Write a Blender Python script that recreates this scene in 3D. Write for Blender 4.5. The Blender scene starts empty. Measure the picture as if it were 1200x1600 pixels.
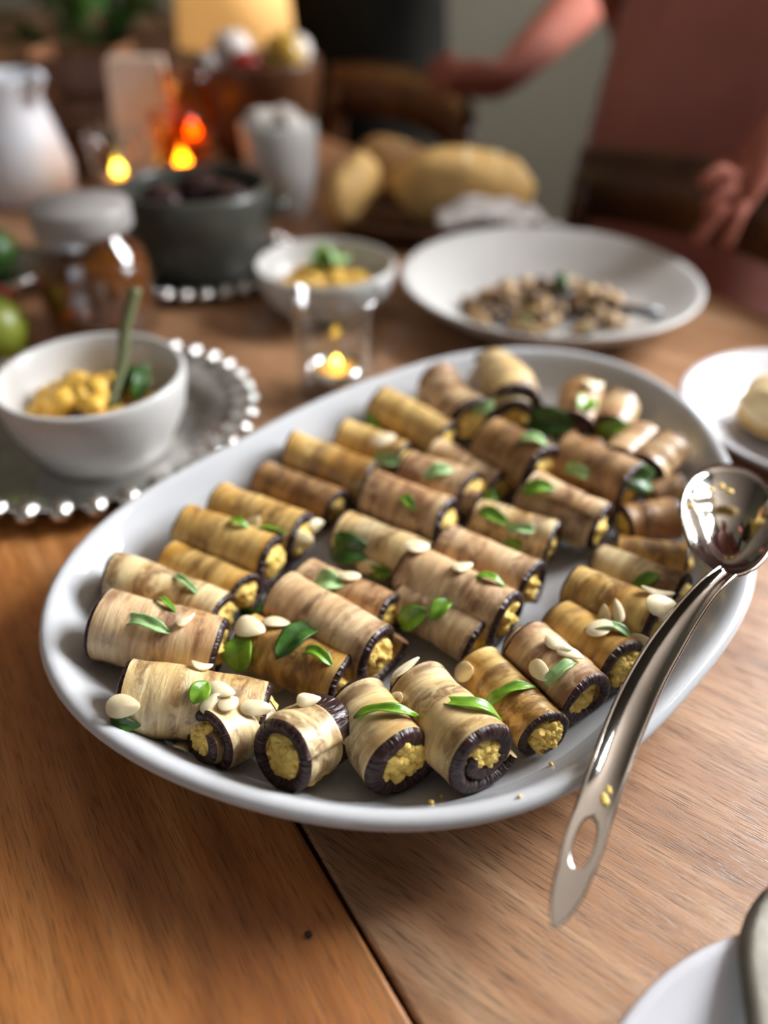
import bpy, bmesh, math, random
from mathutils import Vector, Matrix, noise
from mathutils.bvhtree import BVHTree

# ------------------------------------------------------------------ camera, world, light, exposure
S = bpy.context.scene
TZ = 0.75                      # table top height
CAMH = 0.30                    # camera above the table top
PITCH = math.radians(38.0)
FPX = 1200.0
cam_d = bpy.data.cameras.new('camera')
cam = bpy.data.objects.new('camera', cam_d)
S.collection.objects.link(cam)
cam.location = (0, 0, TZ + CAMH)
cam.rotation_euler = (math.radians(90) - PITCH, 0, 0)
cam_d.sensor_fit = 'VERTICAL'
cam_d.sensor_height = 36.0
cam_d.lens = 36.0 * FPX / 1600.0
cam_d.clip_start = 0.01
cam_d.dof.use_dof = True
cam_d.dof.focus_distance = 0.320
cam_d.dof.aperture_fstop = 2.4
S.camera = cam

w = bpy.data.worlds.new('world')
S.world = w
w.use_nodes = True
w.node_tree.nodes['Background'].inputs[0].default_value = (0.80, 0.88, 1.0, 1)
w.node_tree.nodes['Background'].inputs[1].default_value = 0.5

S.view_settings.view_transform = 'Standard'
S.view_settings.look = 'None'
S.view_settings.gamma = 1.0
S.view_settings.use_curve_mapping = False
S.view_settings.exposure = 0.16

def area(name, loc, target, sx, sy, power, col):
    l = bpy.data.lights.new(name, 'AREA')
    l.shape = 'RECTANGLE'; l.size = sx; l.size_y = sy; l.energy = power; l.color = col
    o = bpy.data.objects.new(name, l)
    S.collection.objects.link(o)
    o.location = loc
    d = Vector(target) - Vector(loc)
    o.rotation_euler = d.to_track_quat('-Z', 'Y').to_euler()
    return o
# daylight through the right wall; unseen window behind the camera added as fill
WIN_R = dict(y0=0.65, y1=1.95, z0=1.25, z1=2.5)
FILL_WIN = dict(x0=-1.75, x1=-0.35, z0=1.0, z1=2.3)
area('window_daylight', (1.66, 1.3, 1.875), (0.6, 1.3, 1.875), 1.3, 1.25, 240, (0.93, 0.96, 1.0))
area('front_fill_light', (-1.05, -1.86, 1.65), (-1.05, -0.6, 1.65), 1.4, 1.3, 7, (0.85, 0.92, 1.0))

# ------------------------------------------------------------------ helpers
COL = S.collection
def srgb(r, g, b):
    f = lambda c: (c/255/12.92) if c/255 <= 0.04045 else ((c/255+0.055)/1.055)**2.4
    return (f(r), f(g), f(b), 1)
def ray(px, py):
    u = (px-600)/FPX; v = (800-py)/FPX
    return Vector((u, math.cos(PITCH)+v*math.sin(PITCH), -math.sin(PITCH)+v*math.cos(PITCH)))
def P(px, py, h):              # point at height h above the table
    d = ray(px, py); s = (h-CAMH)/d.z
    return Vector((d.x*s, d.y*s, TZ+h))
def PG(px, py, gy):            # point at ground distance gy
    d = ray(px, py); s = gy/d.y
    return Vector((d.x*s, gy, TZ+CAMH+d.z*s))
def scale_at(p):               # metres per pixel at a point
    q = p - Vector((0, 0, TZ+CAMH))
    return q.dot(ray(600, 800).normalized())/FPX
def meshobj(name, verts, faces, m=None, parent=None, smooth=True, uvs=None, loc=None):
    me = bpy.data.meshes.new(name)
    me.from_pydata([tuple(v) for v in verts], [], faces)
    if uvs:
        ul = me.uv_layers.new(name='UVMap')
        for lp in me.loops: ul.data[lp.index].uv = uvs[lp.vertex_index]
    if smooth: me.polygons.foreach_set('use_smooth', [True]*len(me.polygons))
    if m: me.materials.append(m)
    me.update()
    o = bpy.data.objects.new(name, me)
    COL.objects.link(o)
    if parent: o.parent = parent
    if loc is not None: o.location = loc
    return o
def empty(name, loc=(0, 0, 0), rz=0.0):
    o = bpy.data.objects.new(name, None)
    o.empty_display_size = 0.02
    COL.objects.link(o); o.location = loc; o.rotation_euler = (0, 0, rz)
    return o
def tag(o, label, cat, group=None, kind=None):
    o['label'] = label; o['category'] = cat
    if group: o['group'] = group
    if kind: o['kind'] = kind
    return o
def struct(o, kind='structure'):
    o['kind'] = kind; return o
def bm_mesh(bm):
    vs = [v.co.copy() for v in bm.verts]
    bm.verts.index_update()
    fs = [[v.index for v in f.verts] for f in bm.faces]
    bm.free(); return vs, fs
def box(x0, x1, y0, y1, z0, z1, bev=0.0, rot=0.0, seg=2):
    bm = bmesh.new(); bmesh.ops.create_cube(bm, size=1)
    for v in bm.verts:
        v.co = Vector(((x0+x1)/2+v.co.x*(x1-x0), (y0+y1)/2+v.co.y*(y1-y0), (z0+z1)/2+v.co.z*(z1-z0)))
    if bev: bmesh.ops.bevel(bm, geom=bm.edges[:], offset=bev, segments=seg, affect='EDGES', profile=0.5)
    if rot: bmesh.ops.rotate(bm, verts=bm.verts[:], cent=(0, 0, 0), matrix=Matrix.Rotation(rot, 3, 'Z'))
    return bm_mesh(bm)
def lathe(prof, n=48, fr=None, close=False):
    """prof: list of (r, z); fr(r, z, a) -> (x, y, z) optional"""
    vs, fs = [], []
    rings = []
    for r, z in prof:
        if r <= 1e-6:
            rings.append([len(vs)]); vs.append(Vector((0, 0, z))); continue
        ring = []
        for i in range(n):
            a = 2*math.pi*i/n
            ring.append(len(vs))
            vs.append(Vector(fr(r, z, a)) if fr else Vector((r*math.cos(a), r*math.sin(a), z)))
        rings.append(ring)
    pairs = list(zip(rings, rings[1:]))
    if close: pairs.append((rings[-1], rings[0]))
    for A, B in pairs:
        if len(A) == 1 and len(B) == 1: continue
        for i in range(n):
            j = (i+1) % n
            if len(A) == 1: fs.append([A[0], B[j], B[i]])
            elif len(B) == 1: fs.append([A[i], A[j], B[0]])
            else: fs.append([A[i], A[j], B[j], B[i]])
    return vs, fs
def tube(pts, rad, n=10, caps=True):
    """tube through points; rad number or list"""
    pts = [Vector(p) for p in pts]
    if not hasattr(rad, '__len__'): rad = [rad]*len(pts)
    vs, fs = [], []
    prev = None
    for i, p in enumerate(pts):
        t = (pts[min(i+1, len(pts)-1)]-pts[max(i-1, 0)]).normalized()
        up = Vector((0, 0, 1)) if abs(t.z) < 0.9 else Vector((1, 0, 0))
        a = t.cross(up).normalized()
        if prev and a.dot(prev) < 0: a = -a
        prev = a
        b = a.cross(t)
        for k in range(n):
            q = 2*math.pi*k/n
            vs.append(p+(a*math.cos(q)+b*math.sin(q))*rad[i])
    for i in range(len(pts)-1):
        for k in range(n):
            j = (k+1) % n
            fs.append([i*n+k, i*n+j, (i+1)*n+j, (i+1)*n+k])
    if caps:
        fs.append(list(range(n))[::-1]); fs.append([(len(pts)-1)*n+k for k in range(n)])
    return vs, fs
def catmull(pts, per=8):
    pts = [Vector(p) for p in pts]
    out = []
    for i in range(len(pts)-1):
        p0 = pts[max(i-1, 0)]; p1 = pts[i]; p2 = pts[i+1]; p3 = pts[min(i+2, len(pts)-1)]
        for k in range(per):
            t = k/per
            out.append(0.5*((2*p1)+(p2-p0)*t+(2*p0-5*p1+4*p2-p3)*t*t+(3*p1-p0-3*p2+p3)*t**3))
    out.append(pts[-1]); return out
def lump(rx, ry, rz, amp=0.1, freq=3.0, seed=0, sub=3, power=2.0, amp2=0.0, freq2=12.0):
    bm = bmesh.new(); bmesh.ops.create_icosphere(bm, subdivisions=sub, radius=1)
    off = Vector((seed*3.17, seed*1.31, seed*0.77))
    for v in bm.verts:
        n = v.co.normalized()
        if power != 2.0:
            k = (abs(n.x)**power+abs(n.y)**power+abs(n.z)**power)**(-1/power); n2 = n*k
        else: n2 = n
        d = 1+amp*noise.noise(n*freq+off)+(amp2*noise.noise(n*freq2+off) if amp2 else 0)
        v.co = Vector((n2.x*rx, n2.y*ry, n2.z*rz))*d
    return bm_mesh(bm)
def joinm(*ms):
    vs, fs = [], []
    for v, f in ms:
        o = len(vs); vs += list(v); fs += [[i+o for i in q] for q in f]
    return vs, fs
def xf(m, M):
    return [M @ Vector(v) for v in m[0]], m[1]
def copy_tree(o, parent=None):
    c = o.copy(); COL.objects.link(c); c.parent = parent
    for ch in o.children: copy_tree(ch, c)
    return c

# ------------------------------------------------------------------ materials
def newmat(name):
    m = bpy.data.materials.new(name); m.use_nodes = True
    nt = m.node_tree; b = nt.nodes['Principled BSDF']
    return m, nt, b
def N(nt, typ, **kw):
    n = nt.nodes.new(typ)
    for k, v in kw.items(): setattr(n, k, v)
    return n
def L(nt, a, b): nt.links.new(a, b)
def plain(name, col, rough=0.5, metal=0.0, spec=0.5, var=0.12, vscale=30, bump=0.0, bscale=200, coat=0.0, trans=0.0, emit=None, estr=0, sss=0.0, sheen=0.0):
    m, nt, b = newmat(name)
    tc = N(nt, 'ShaderNodeTexCoord'); n = N(nt, 'ShaderNodeTexNoise')
    n.inputs['Scale'].default_value = vscale; n.inputs['Detail'].default_value = 3
    L(nt, tc.outputs['Object'], n.inputs['Vector'])
    r = N(nt, 'ShaderNodeValToRGB')
    r.color_ramp.elements[0].position = 0.3; r.color_ramp.elements[1].position = 0.7
    r.color_ramp.elements[0].color = tuple(c*(1-var) for c in col[:3])+(1,)
    r.color_ramp.elements[1].color = tuple(min(1, c*(1+var)) for c in col[:3])+(1,)
    L(nt, n.outputs['Fac'], r.inputs['Fac']); L(nt, r.outputs['Color'], b.inputs['Base Color'])
    b.inputs['Roughness'].default_value = rough; b.inputs['Metallic'].default_value = metal
    b.inputs['Specular IOR Level'].default_value = spec; b.inputs['Coat Weight'].default_value = coat
    b.inputs['Coat Roughness'].default_value = 0.15
    b.inputs['Transmission Weight'].default_value = trans
    if sheen: b.inputs['Sheen Weight'].default_value = sheen
    if sss:
        b.inputs['Subsurface Weight'].default_value = sss; b.inputs['Subsurface Radius'].default_value = (0.01, 0.005, 0.003)
        b.inputs['Subsurface Scale'].default_value = 0.5
    if emit: b.inputs['Emission Color'].default_value = emit; b.inputs['Emission Strength'].default_value = estr
    if bump:
        n2 = N(nt, 'ShaderNodeTexNoise'); n2.inputs['Scale'].default_value = bscale; n2.inputs['Detail'].default_value = 4
        L(nt, tc.outputs['Object'], n2.inputs['Vector'])
        bp = N(nt, 'ShaderNodeBump'); bp.inputs['Strength'].default_value = bump; bp.inputs['Distance'].default_value = 0.002
        L(nt, n2.outputs['Fac'], bp.inputs['Height']); L(nt, bp.outputs['Normal'], b.inputs['Normal'])
    return m
def glassmat(name, tint=(0.95, 0.97, 0.97, 1), rough=0.02):
    m, nt, b = newmat(name)
    nt.nodes.remove(b); out = nt.nodes['Material Output']
    t = N(nt, 'ShaderNodeBsdfTransparent'); t.inputs[0].default_value = tint
    g = N(nt, 'ShaderNodeBsdfGlossy'); g.inputs['Roughness'].default_value = rough
    lw = N(nt, 'ShaderNodeLayerWeight'); lw.inputs[0].default_value = 0.5
    pw = N(nt, 'ShaderNodeMath', operation='POWER'); pw.inputs[1].default_value = 4.0; L(nt, lw.outputs['Facing'], pw.inputs[0])
    fr = N(nt, 'ShaderNodeMath', operation='MULTIPLY_ADD'); fr.inputs[1].default_value = 0.9; fr.inputs[2].default_value = 0.07; L(nt, pw.outputs[0], fr.inputs[0])
    mx = N(nt, 'ShaderNodeMixShader')
    L(nt, fr.outputs[0], mx.inputs[0]); L(nt, t.outputs[0], mx.inputs[1]); L(nt, g.outputs[0], mx.inputs[2])
    L(nt, mx.outputs[0], out.inputs[0])
    return m
def ramp(nt, src, stops):
    r = N(nt, 'ShaderNodeValToRGB')
    e = r.color_ramp.elements
    while len(e) < len(stops): e.new(0.5)
    for k, (p, c) in enumerate(stops):
        e[k].position = p; e[k].color = c if len(c) == 4 else tuple(c)+(1,)
    L(nt, src, r.inputs['Fac']); return r
def g(v): return (v, v, v, 1)
def wood(name, ang, light, mid, dark, rough=0.42, pore=1.0, seed=0.0, origin=(0, 0, 0)):
    m, nt, b = newmat(name)
    tc = N(nt, 'ShaderNodeTexCoord')
    mp = N(nt, 'ShaderNodeMapping'); mp.vector_type = 'TEXTURE'
    mp.inputs['Location'].default_value = (origin[0]+seed, origin[1], 0)
    mp.inputs['Rotation'].default_value = (0, 0, ang)
    L(nt, tc.outputs['Object'], mp.inputs['Vector'])
    def nz(sx, sy, scale, det=3, dist=0.0, rough_=0.5):
        m2 = N(nt, 'ShaderNodeMapping'); m2.inputs['Scale'].default_value = (sx, sy, 1)
        L(nt, mp.outputs[0], m2.inputs['Vector'])
        n = N(nt, 'ShaderNodeTexNoise'); n.inputs['Scale'].default_value = scale; n.inputs['Detail'].default_value = det
        n.inputs['Distortion'].default_value = dist; n.inputs['Roughness'].default_value = rough_
        L(nt, m2.outputs[0], n.inputs['Vector']); return n.outputs['Fac']
    broad = nz(1.2, 9, 5, 3, 0.8)
    streak = nz(5, 160, 1, 4, 0.3, 0.65)
    pores = nz(75, 1800, 1, 2, 0.0)
    c1 = ramp(nt, broad, [(0.32, dark), (0.52, mid), (0.72, light)])
    c2 = ramp(nt, streak, [(0.3, g(0.62)), (0.6, g(1.0))])
    c3 = ramp(nt, pores, [(0.34, g(1-0.62*pore)), (0.46, g(1.0))])
    mu = N(nt, 'ShaderNodeMixRGB', blend_type='MULTIPLY'); mu.inputs[0].default_value = 0.8
    L(nt, c1.outputs[0], mu.inputs[1]); L(nt, c2.outputs[0], mu.inputs[2])
    mu2 = N(nt, 'ShaderNodeMixRGB', blend_type='MULTIPLY'); mu2.inputs[0].default_value = 1.0
    L(nt, mu.outputs[0], mu2.inputs[1]); L(nt, c3.outputs[0], mu2.inputs[2])
    L(nt, mu2.outputs[0], b.inputs['Base Color'])
    b.inputs['Roughness'].default_value = rough
    bp = N(nt, 'ShaderNodeBump'); bp.inputs['Strength'].default_value = 0.35; bp.inputs['Distance'].default_value = 0.0006
    ad = N(nt, 'ShaderNodeMath', operation='ADD'); L(nt, c3.outputs[0], ad.inputs[0]); L(nt, streak, ad.inputs[1])
    L(nt, ad.outputs[0], bp.inputs['Height']); L(nt, bp.outputs[0], b.inputs['Normal'])
    return m

def flesh(name, pale, gold, brown, grill=0.6):
    """grilled eggplant flesh; UV = (axial, arc) in decimetres"""
    m, nt, b = newmat(name)
    uv = N(nt, 'ShaderNodeUVMap'); uv.uv_map = 'UVMap'
    oi = N(nt, 'ShaderNodeObjectInfo')
    sep = N(nt, 'ShaderNodeSeparateXYZ'); L(nt, uv.outputs[0], sep.inputs[0])
    rnd = N(nt, 'ShaderNodeMath', operation='MULTIPLY'); rnd.inputs[1].default_value = 57.0
    L(nt, oi.outputs['Random'], rnd.inputs[0])
    def vec(kx, ky, extra=0.0):
        a = N(nt, 'ShaderNodeMath', operation='MULTIPLY'); a.inputs[1].default_value = kx; L(nt, sep.outputs[0], a.inputs[0])
        c = N(nt, 'ShaderNodeMath', operation='MULTIPLY'); c.inputs[1].default_value = ky; L(nt, sep.outputs[1], c.inputs[0])
        z = N(nt, 'ShaderNodeMath', operation='ADD'); z.inputs[1].default_value = extra; L(nt, rnd.outputs[0], z.inputs[0])
        cb = N(nt, 'ShaderNodeCombineXYZ')
        L(nt, a.outputs[0], cb.inputs[0]); L(nt, c.outputs[0], cb.inputs[1]); L(nt, z.outputs[0], cb.inputs[2])
        return cb.outputs[0]
    def nz(v, det=3, dist=0.0, ro=0.5):
        n = N(nt, 'ShaderNodeTexNoise'); n.inputs['Scale'].default_value = 1; n.inputs['Detail'].default_value = det
        n.inputs['Distortion'].default_value = dist; n.inputs['Roughness'].default_value = ro
        L(nt, v, n.inputs['Vector']); return n.outputs['Fac']
    big = nz(vec(4.0, 2.5), 3, 0.6)
    streak = nz(vec(20, 3.0, 3.1), 5, 1.2, 0.65)
    bands = nz(vec(8, 1.6, 7.7), 3, 0.8)
    blot = nz(vec(14, 11, 9.2), 4, 1.0, 0.65)
    seeds = nz(vec(50, 30, 1.3), 2)
    c0 = ramp(nt, big, [(0.38, gold), (0.58, pale)])
    s1 = ramp(nt, streak, [(0.36, g(0.0)), (0.62, g(1.0))])
    m1 = N(nt, 'ShaderNodeMixRGB', blend_type='MIX')
    mid = tuple((a+c)/2 for a, c in zip(gold, brown))
    inv = N(nt, 'ShaderNodeMath', operation='MULTIPLY_ADD'); inv.inputs[1].default_value = -0.6; inv.inputs[2].default_value = 0.6
    L(nt, s1.outputs[0], inv.inputs[0]); L(nt, inv.outputs[0], m1.inputs[0])
    L(nt, c0.outputs[0], m1.inputs[1]); m1.inputs[2].default_value = mid
    b1 = ramp(nt, bands, [(0.44, g(0.0)), (0.58, g(grill))])
    b2 = ramp(nt, blot, [(0.38, g(0.2)), (0.54, g(1.0))])
    bm_ = N(nt, 'ShaderNodeMath', operation='MULTIPLY'); L(nt, b1.outputs[0], bm_.inputs[0]); L(nt, b2.outputs[0], bm_.inputs[1])
    m2 = N(nt, 'ShaderNodeMixRGB', blend_type='MIX'); L(nt, bm_.outputs[0], m2.inputs[0])
    L(nt, m1.outputs[0], m2.inputs[1]); m2.inputs[2].default_value = brown
    L(nt, m2.outputs[0], b.inputs['Base Color'])
    r1 = ramp(nt, seeds, [(0.3, g(0.28)), (0.7, g(0.5))]); L(nt, r1.outputs[0], b.inputs['Roughness'])
    b.inputs['Subsurface Weight'].default_value = 0.12
    b.inputs['Subsurface Radius'].default_value = (0.006, 0.003, 0.001); b.inputs['Subsurface Scale'].default_value = 0.4
    b.inputs['Coat Weight'].default_value = 0.15; b.inputs['Coat Roughness'].default_value = 0.25
    bp = N(nt, 'ShaderNodeBump'); bp.inputs['Strength'].default_value = 0.55; bp.inputs['Distance'].default_value = 0.0012
    ad = N(nt, 'ShaderNodeMath', operation='MULTIPLY_ADD'); ad.inputs[1].default_value = 0.35
    L(nt, seeds, ad.inputs[0]); L(nt, streak, ad.inputs[2])
    L(nt, ad.outputs[0], bp.inputs['Height']); L(nt, bp.outputs[0], b.inputs['Normal'])
    return m
def peelmat():
    m, nt, b = newmat('eggplant_peel')
    uv = N(nt, 'ShaderNodeUVMap'); uv.uv_map = 'UVMap'
    mp = N(nt, 'ShaderNodeMapping'); mp.inputs['Scale'].default_value = (5, 42, 1); L(nt, uv.outputs[0], mp.inputs[0])
    n = N(nt, 'ShaderNodeTexNoise'); n.inputs['Scale'].default_value = 1; n.inputs['Detail'].default_value = 3; n.inputs['Distortion'].default_value = 0.4
    L(nt, mp.outputs[0], n.inputs['Vector'])
    c = ramp(nt, n.outputs['Fac'], [(0.3, (0.022, 0.010, 0.010)), (0.55, (0.040, 0.018, 0.016)), (0.78, (0.075, 0.038, 0.033))])
    L(nt, c.outputs[0], b.inputs['Base Color'])
    b.inputs['Roughness'].default_value = 0.27; b.inputs['Specular IOR Level'].default_value = 0.3; b.inputs['Coat Weight'].default_value = 0.0; b.inputs['Coat Roughness'].default_value = 0.18
    bp = N(nt, 'ShaderNodeBump'); bp.inputs['Strength'].default_value = 1.0; bp.inputs['Distance'].default_value = 0.0022
    L(nt, n.outputs['Fac'], bp.inputs['Height']); L(nt, bp.outputs[0], b.inputs['Normal'])
    return m
def leafmat(name, c0, c1):
    m, nt, b = newmat(name)
    tc = N(nt, 'ShaderNodeTexCoord'); n = N(nt, 'ShaderNodeTexNoise'); n.inputs['Scale'].default_value = 120; n.inputs['Detail'].default_value = 3
    L(nt, tc.outputs['Object'], n.inputs['Vector'])
    c = ramp(nt, n.outputs['Fac'], [(0.35, c0), (0.65, c1)]); L(nt, c.outputs[0], b.inputs['Base Color'])
    b.inputs['Roughness'].default_value = 0.35
    b.inputs['Subsurface Weight'].default_value = 0.2; b.inputs['Subsurface Radius'].default_value = (0.002, 0.004, 0.001)
    bp = N(nt, 'ShaderNodeBump'); bp.inputs['Strength'].default_value = 0.4; bp.inputs['Distance'].default_value = 0.001
    L(nt, n.outputs['Fac'], bp.inputs['Height']); L(nt, bp.outputs[0], b.inputs['Normal'])
    return m

M = {}
M['porcelain'] = plain('white_porcelain', (0.50, 0.505, 0.515), 0.08, var=0.02, vscale=8)
M['stoneware'] = plain('white_stoneware', (0.53, 0.515, 0.49), 0.3, var=0.04, vscale=20)
M['steel'] = plain('polished_steel', (0.42, 0.40, 0.37), 0.09, metal=1.0, var=0.06, vscale=40, bump=0.05, bscale=90)
M['blade'] = plain('brushed_blade_steel', (0.40, 0.42, 0.39), 0.28, metal=1.0, var=0.1, vscale=60, bump=0.1, bscale=300)
M['silver'] = plain('hammered_silver', (0.62, 0.60, 0.57), 0.18, metal=1.0, var=0.15, vscale=60, bump=0.2, bscale=120)
M['peel'] = peelmat()
M['golden'] = flesh('eggplant_flesh_golden', srgb(226, 192, 120), srgb(204, 152, 66), srgb(100, 58, 26), 0.75)
M['tan'] = flesh('eggplant_flesh_tan', srgb(232, 204, 160), srgb(206, 164, 116), srgb(110, 66, 40), 0.8)
M['pale'] = flesh('eggplant_flesh_pale', srgb(238, 220, 172), srgb(216, 180, 116), srgb(110, 70, 36), 0.8)
M['brown'] = flesh('eggplant_flesh_brown', srgb(186, 146, 96), srgb(150, 104, 56), srgb(74, 42, 22), 0.7)
M['filling'] = plain('yellow_cashew_filling', srgb(240, 198, 100), 0.6, var=0.2, vscale=160, bump=0.9, bscale=420, sss=0.15)
M['almond'] = plain('almond_flake', srgb(236, 216, 176), 0.45, var=0.08, vscale=90, sss=0.15)
M['basil_b'] = leafmat('basil_bright', srgb(84, 128, 30), srgb(126, 168, 44))
M['basil_d'] = leafmat('basil_dark', srgb(30, 62, 20), srgb(62, 104, 34))
M['basil_p'] = leafmat('basil_pale', srgb(120, 160, 96), srgb(170, 200, 138))
M['egg'] = plain('yellow_scramble', srgb(226, 178, 70), 0.5, var=0.25, vscale=60, bump=0.6, bscale=200)
M['glass'] = glassmat('clear_glass')
M['wax'] = plain('candle_wax', srgb(244, 190, 110), 0.45, var=0.05, sss=0.3)
M['flame'] = plain('candle_flame', (1, 0.55, 0.15), 0.5, emit=(1.0, 0.55, 0.05, 1), estr=20)
M['tin'] = plain('tealight_tin', (0.75, 0.74, 0.72), 0.25, metal=1.0)
M['amber'] = glassmat('amber_glass', (0.97, 0.66, 0.28, 1), 0.03)
M['chairwood'] = wood('dark_chair_wood', 0.3, srgb(112, 72, 42), srgb(84, 52, 30), srgb(56, 34, 22), 0.3, 0.4)
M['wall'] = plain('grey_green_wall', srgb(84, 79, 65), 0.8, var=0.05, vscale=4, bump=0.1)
M['white'] = plain('white_paint', (0.75, 0.74, 0.71), 0.5, var=0.03)
M['ceil'] = plain('ceiling_paint', (0.26, 0.21, 0.17), 0.8, var=0.03)

# ------------------------------------------------------------------ room
RX0, RX1, RY0, RY1, RZ = -2.6, 1.6, -1.8, 3.0, 2.7
def wall_with_hole(name, axis, pos, thick, a0, a1, h0, h1, m):
    """axis 'x': wall at x=pos spanning y; axis 'y': wall at y=pos spanning x; one window hole"""
    lo, hi = (RY0, RY1) if axis == 'x' else (RX0, RX1)
    parts = [(lo, a0, 0, RZ), (a1, hi, 0, RZ), (a0, a1, 0, h0), (a0, a1, h1, RZ)]
    ms = []
    for b0, b1, z0, z1 in parts:
        if axis == 'x': ms.append(box(pos, pos+thick, b0, b1, z0, z1))
        else: ms.append(box(b0, b1, pos, pos+thick, z0, z1))
    return struct(meshobj(name, *joinm(*ms), m, smooth=False))
M['floor'] = wood('floor_boards', 0.5, srgb(120, 86, 58), srgb(96, 66, 42), srgb(70, 46, 30), 0.4, 0.5)
struct(meshobj('floor', *box(RX0, RX1, RY0, RY1, -0.05, 0), M['floor'], smooth=False))
struct(meshobj('ceiling', *box(RX0, RX1, RY0, RY1, RZ, RZ+0.05), M['ceil'], smooth=False))
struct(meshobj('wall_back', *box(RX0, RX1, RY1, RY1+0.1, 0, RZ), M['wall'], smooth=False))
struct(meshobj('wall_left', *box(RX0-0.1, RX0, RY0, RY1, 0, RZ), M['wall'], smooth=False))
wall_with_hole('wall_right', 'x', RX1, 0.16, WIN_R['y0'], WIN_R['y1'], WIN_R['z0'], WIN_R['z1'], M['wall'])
wall_with_hole('wall_front', 'y', RY0-0.16, 0.16, FILL_WIN['x0'], FILL_WIN['x1'], FILL_WIN['z0'], FILL_WIN['z1'], M['wall'])
struct(meshobj('baseboard_back', *box(RX0, RX1, RY1-0.015, RY1, 0, 0.10, 0.004), M['white'], smooth=False))
def window_frame(name, axis, pos, a0, a1, z0, z1, na, nz):
    root = struct(empty(name, (0, 0, 0)))
    def bar(b0, b1, c0, c1, nm):
        if axis == 'x': meshobj(nm, *box(pos, pos+0.035, b0, b1, c0, c1, 0.004), M['white'], root, smooth=False)
        else: meshobj(nm, *box(b0, b1, pos, pos+0.035, c0, c1, 0.004), M['white'], root, smooth=False)
    f = 0.05
    bar(a0, a0+f, z0, z1, 'window_jamb'); bar(a1-f, a1, z0, z1, 'window_jamb')
    bar(a0+f, a1-f, z0, z0+f, 'window_rail'); bar(a0+f, a1-f, z1-f, z1, 'window_rail')
    for i in range(1, na):
        c = a0+(a1-a0)*i/na; bar(c-0.018, c+0.018, z0+f, z1-f, 'muntin')
    for i in range(1, nz):
        c = z0+(z1-z0)*i/nz; bar(a0+f, a1-f, c-0.014, c+0.014, 'glazing_bar')
    return root
window_frame('window_1', 'x', RX1+0.012, WIN_R['y0'], WIN_R['y1'], WIN_R['z0'], WIN_R['z1'], 3, 3)
window_frame('added_fill_window', 'y', RY0-0.05, FILL_WIN['x0'], FILL_WIN['x1'], FILL_WIN['z0'], FILL_WIN['z1'], 2, 3)  # unseen window, added around the front fill light

# ------------------------------------------------------------------ dining table
SEAM_A = math.radians(32.3)                       # plank direction, from +y towards -x
U = Vector((-math.sin(SEAM_A), math.cos(SEAM_A), 0))
NN = Vector((math.cos(SEAM_A), math.sin(SEAM_A), 0))
seam0 = P(470, 1292, 0); seam0.z = 0
def tw(a, n): return U*a+NN*n                     # table coordinates (along planks, across)
sn = seam0.dot(NN)
EDGE = 0.672                                      # far long edge
table = tag(empty('dining_table', (0, 0, 0)), 'long oak dining table carrying the whole meal', 'table')
M['oak1'] = wood('oak_warm', math.pi/2+SEAM_A, srgb(204, 142, 84), srgb(184, 118, 60), srgb(158, 96, 46), 0.4, 0.7, 0.3)
M['oak2'] = wood('oak_right', math.pi/2+math.radians(54), srgb(186, 146, 110), srgb(170, 126, 90), srgb(150, 106, 72), 0.36, 0.85, 1.7)
A0, A1 = -0.75, 1.75
def leaf(name, n0, n1, m, lab):
    vs, fs = box(A0, A1, n0, n1, -0.032, 0, 0.0016)
    vs = [tw(v.x, v.y)+Vector((0, 0, TZ+v.z)) for v in vs]
    o = meshobj(name, vs, fs, m, table, smooth=False); o['label'] = lab; return o
leaf('tabletop_leaf', sn-0.62, sn-0.0009, M['oak1'], 'warm orange oak tabletop leaf')
leaf('tabletop_leaf', sn+0.0009, EDGE, M['oak2'], 'paler oak tabletop leaf with slanting grain')
mid_n = (sn-0.62+EDGE)/2
for nm, args in (('apron', (A0+0.1, A1-0.1, sn-0.55, sn-0.525, -0.12, -0.033)), ('apron', (A0+0.1, A1-0.1, EDGE-0.10, EDGE-0.075, -0.12, -0.033))):
    vs, fs = box(*args, 0.002)
    meshobj(nm, [tw(v.x, v.y)+Vector((0, 0, TZ+v.z)) for v in vs], fs, M['oak1'], table, smooth=False)
for a in (A0+0.1, A1-0.18):
    for n in (sn-0.56, EDGE-0.14):
        vs, fs = box(a, a+0.08, n, n+0.08, -TZ, -0.034, 0.004)
        meshobj('leg', [tw(v.x, v.y)+Vector((0, 0, TZ+v.z)) for v in vs], fs, M['oak1'], table, smooth=False)

# ------------------------------------------------------------------ platter
PC = Vector((0.0320, 0.3315, TZ))
PCO = [0.17956, 0.00233, -0.00048, -0.00335, 0.03279, -0.00896, -0.00329, -0.00167, -0.0002, 0.0007, -0.0041]
def prad(a):
    r = PCO[0]
    for k in range(1, 6): r += PCO[2*k-1]*math.cos(k*a)+PCO[2*k]*math.sin(k*a)
    return r
pprof = [(0.070, 0.0), (0.063, 0.0), (0.059, 0.004), (0.046, 0.008), (0.026, 0.018), (0.010, 0.030), (0.004, 0.0355), (0.001, 0.0375), (0.0, 0.0398),
         (0.0012, 0.0418), (0.0035, 0.0428), (0.006, 0.0420), (0.0085, 0.0400), (0.0125, 0.0345), (0.018, 0.0268), (0.0245, 0.0188), (0.032, 0.0128), (0.041, 0.0098), (0.054, 0.0088), (0.08, 0.0085)]
def pf(d, z, a):
    r = prad(a)-d; return (r*math.cos(a), r*math.sin(a), z)
pv, pfc = lathe([(d+1e-5, z) for d, z in pprof], 128, pf)
c0 = len(pv); pv += [Vector((0, 0, 0.004)), Vector((0, 0, 0.0085))]
nl = len(pprof)-1
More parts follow.
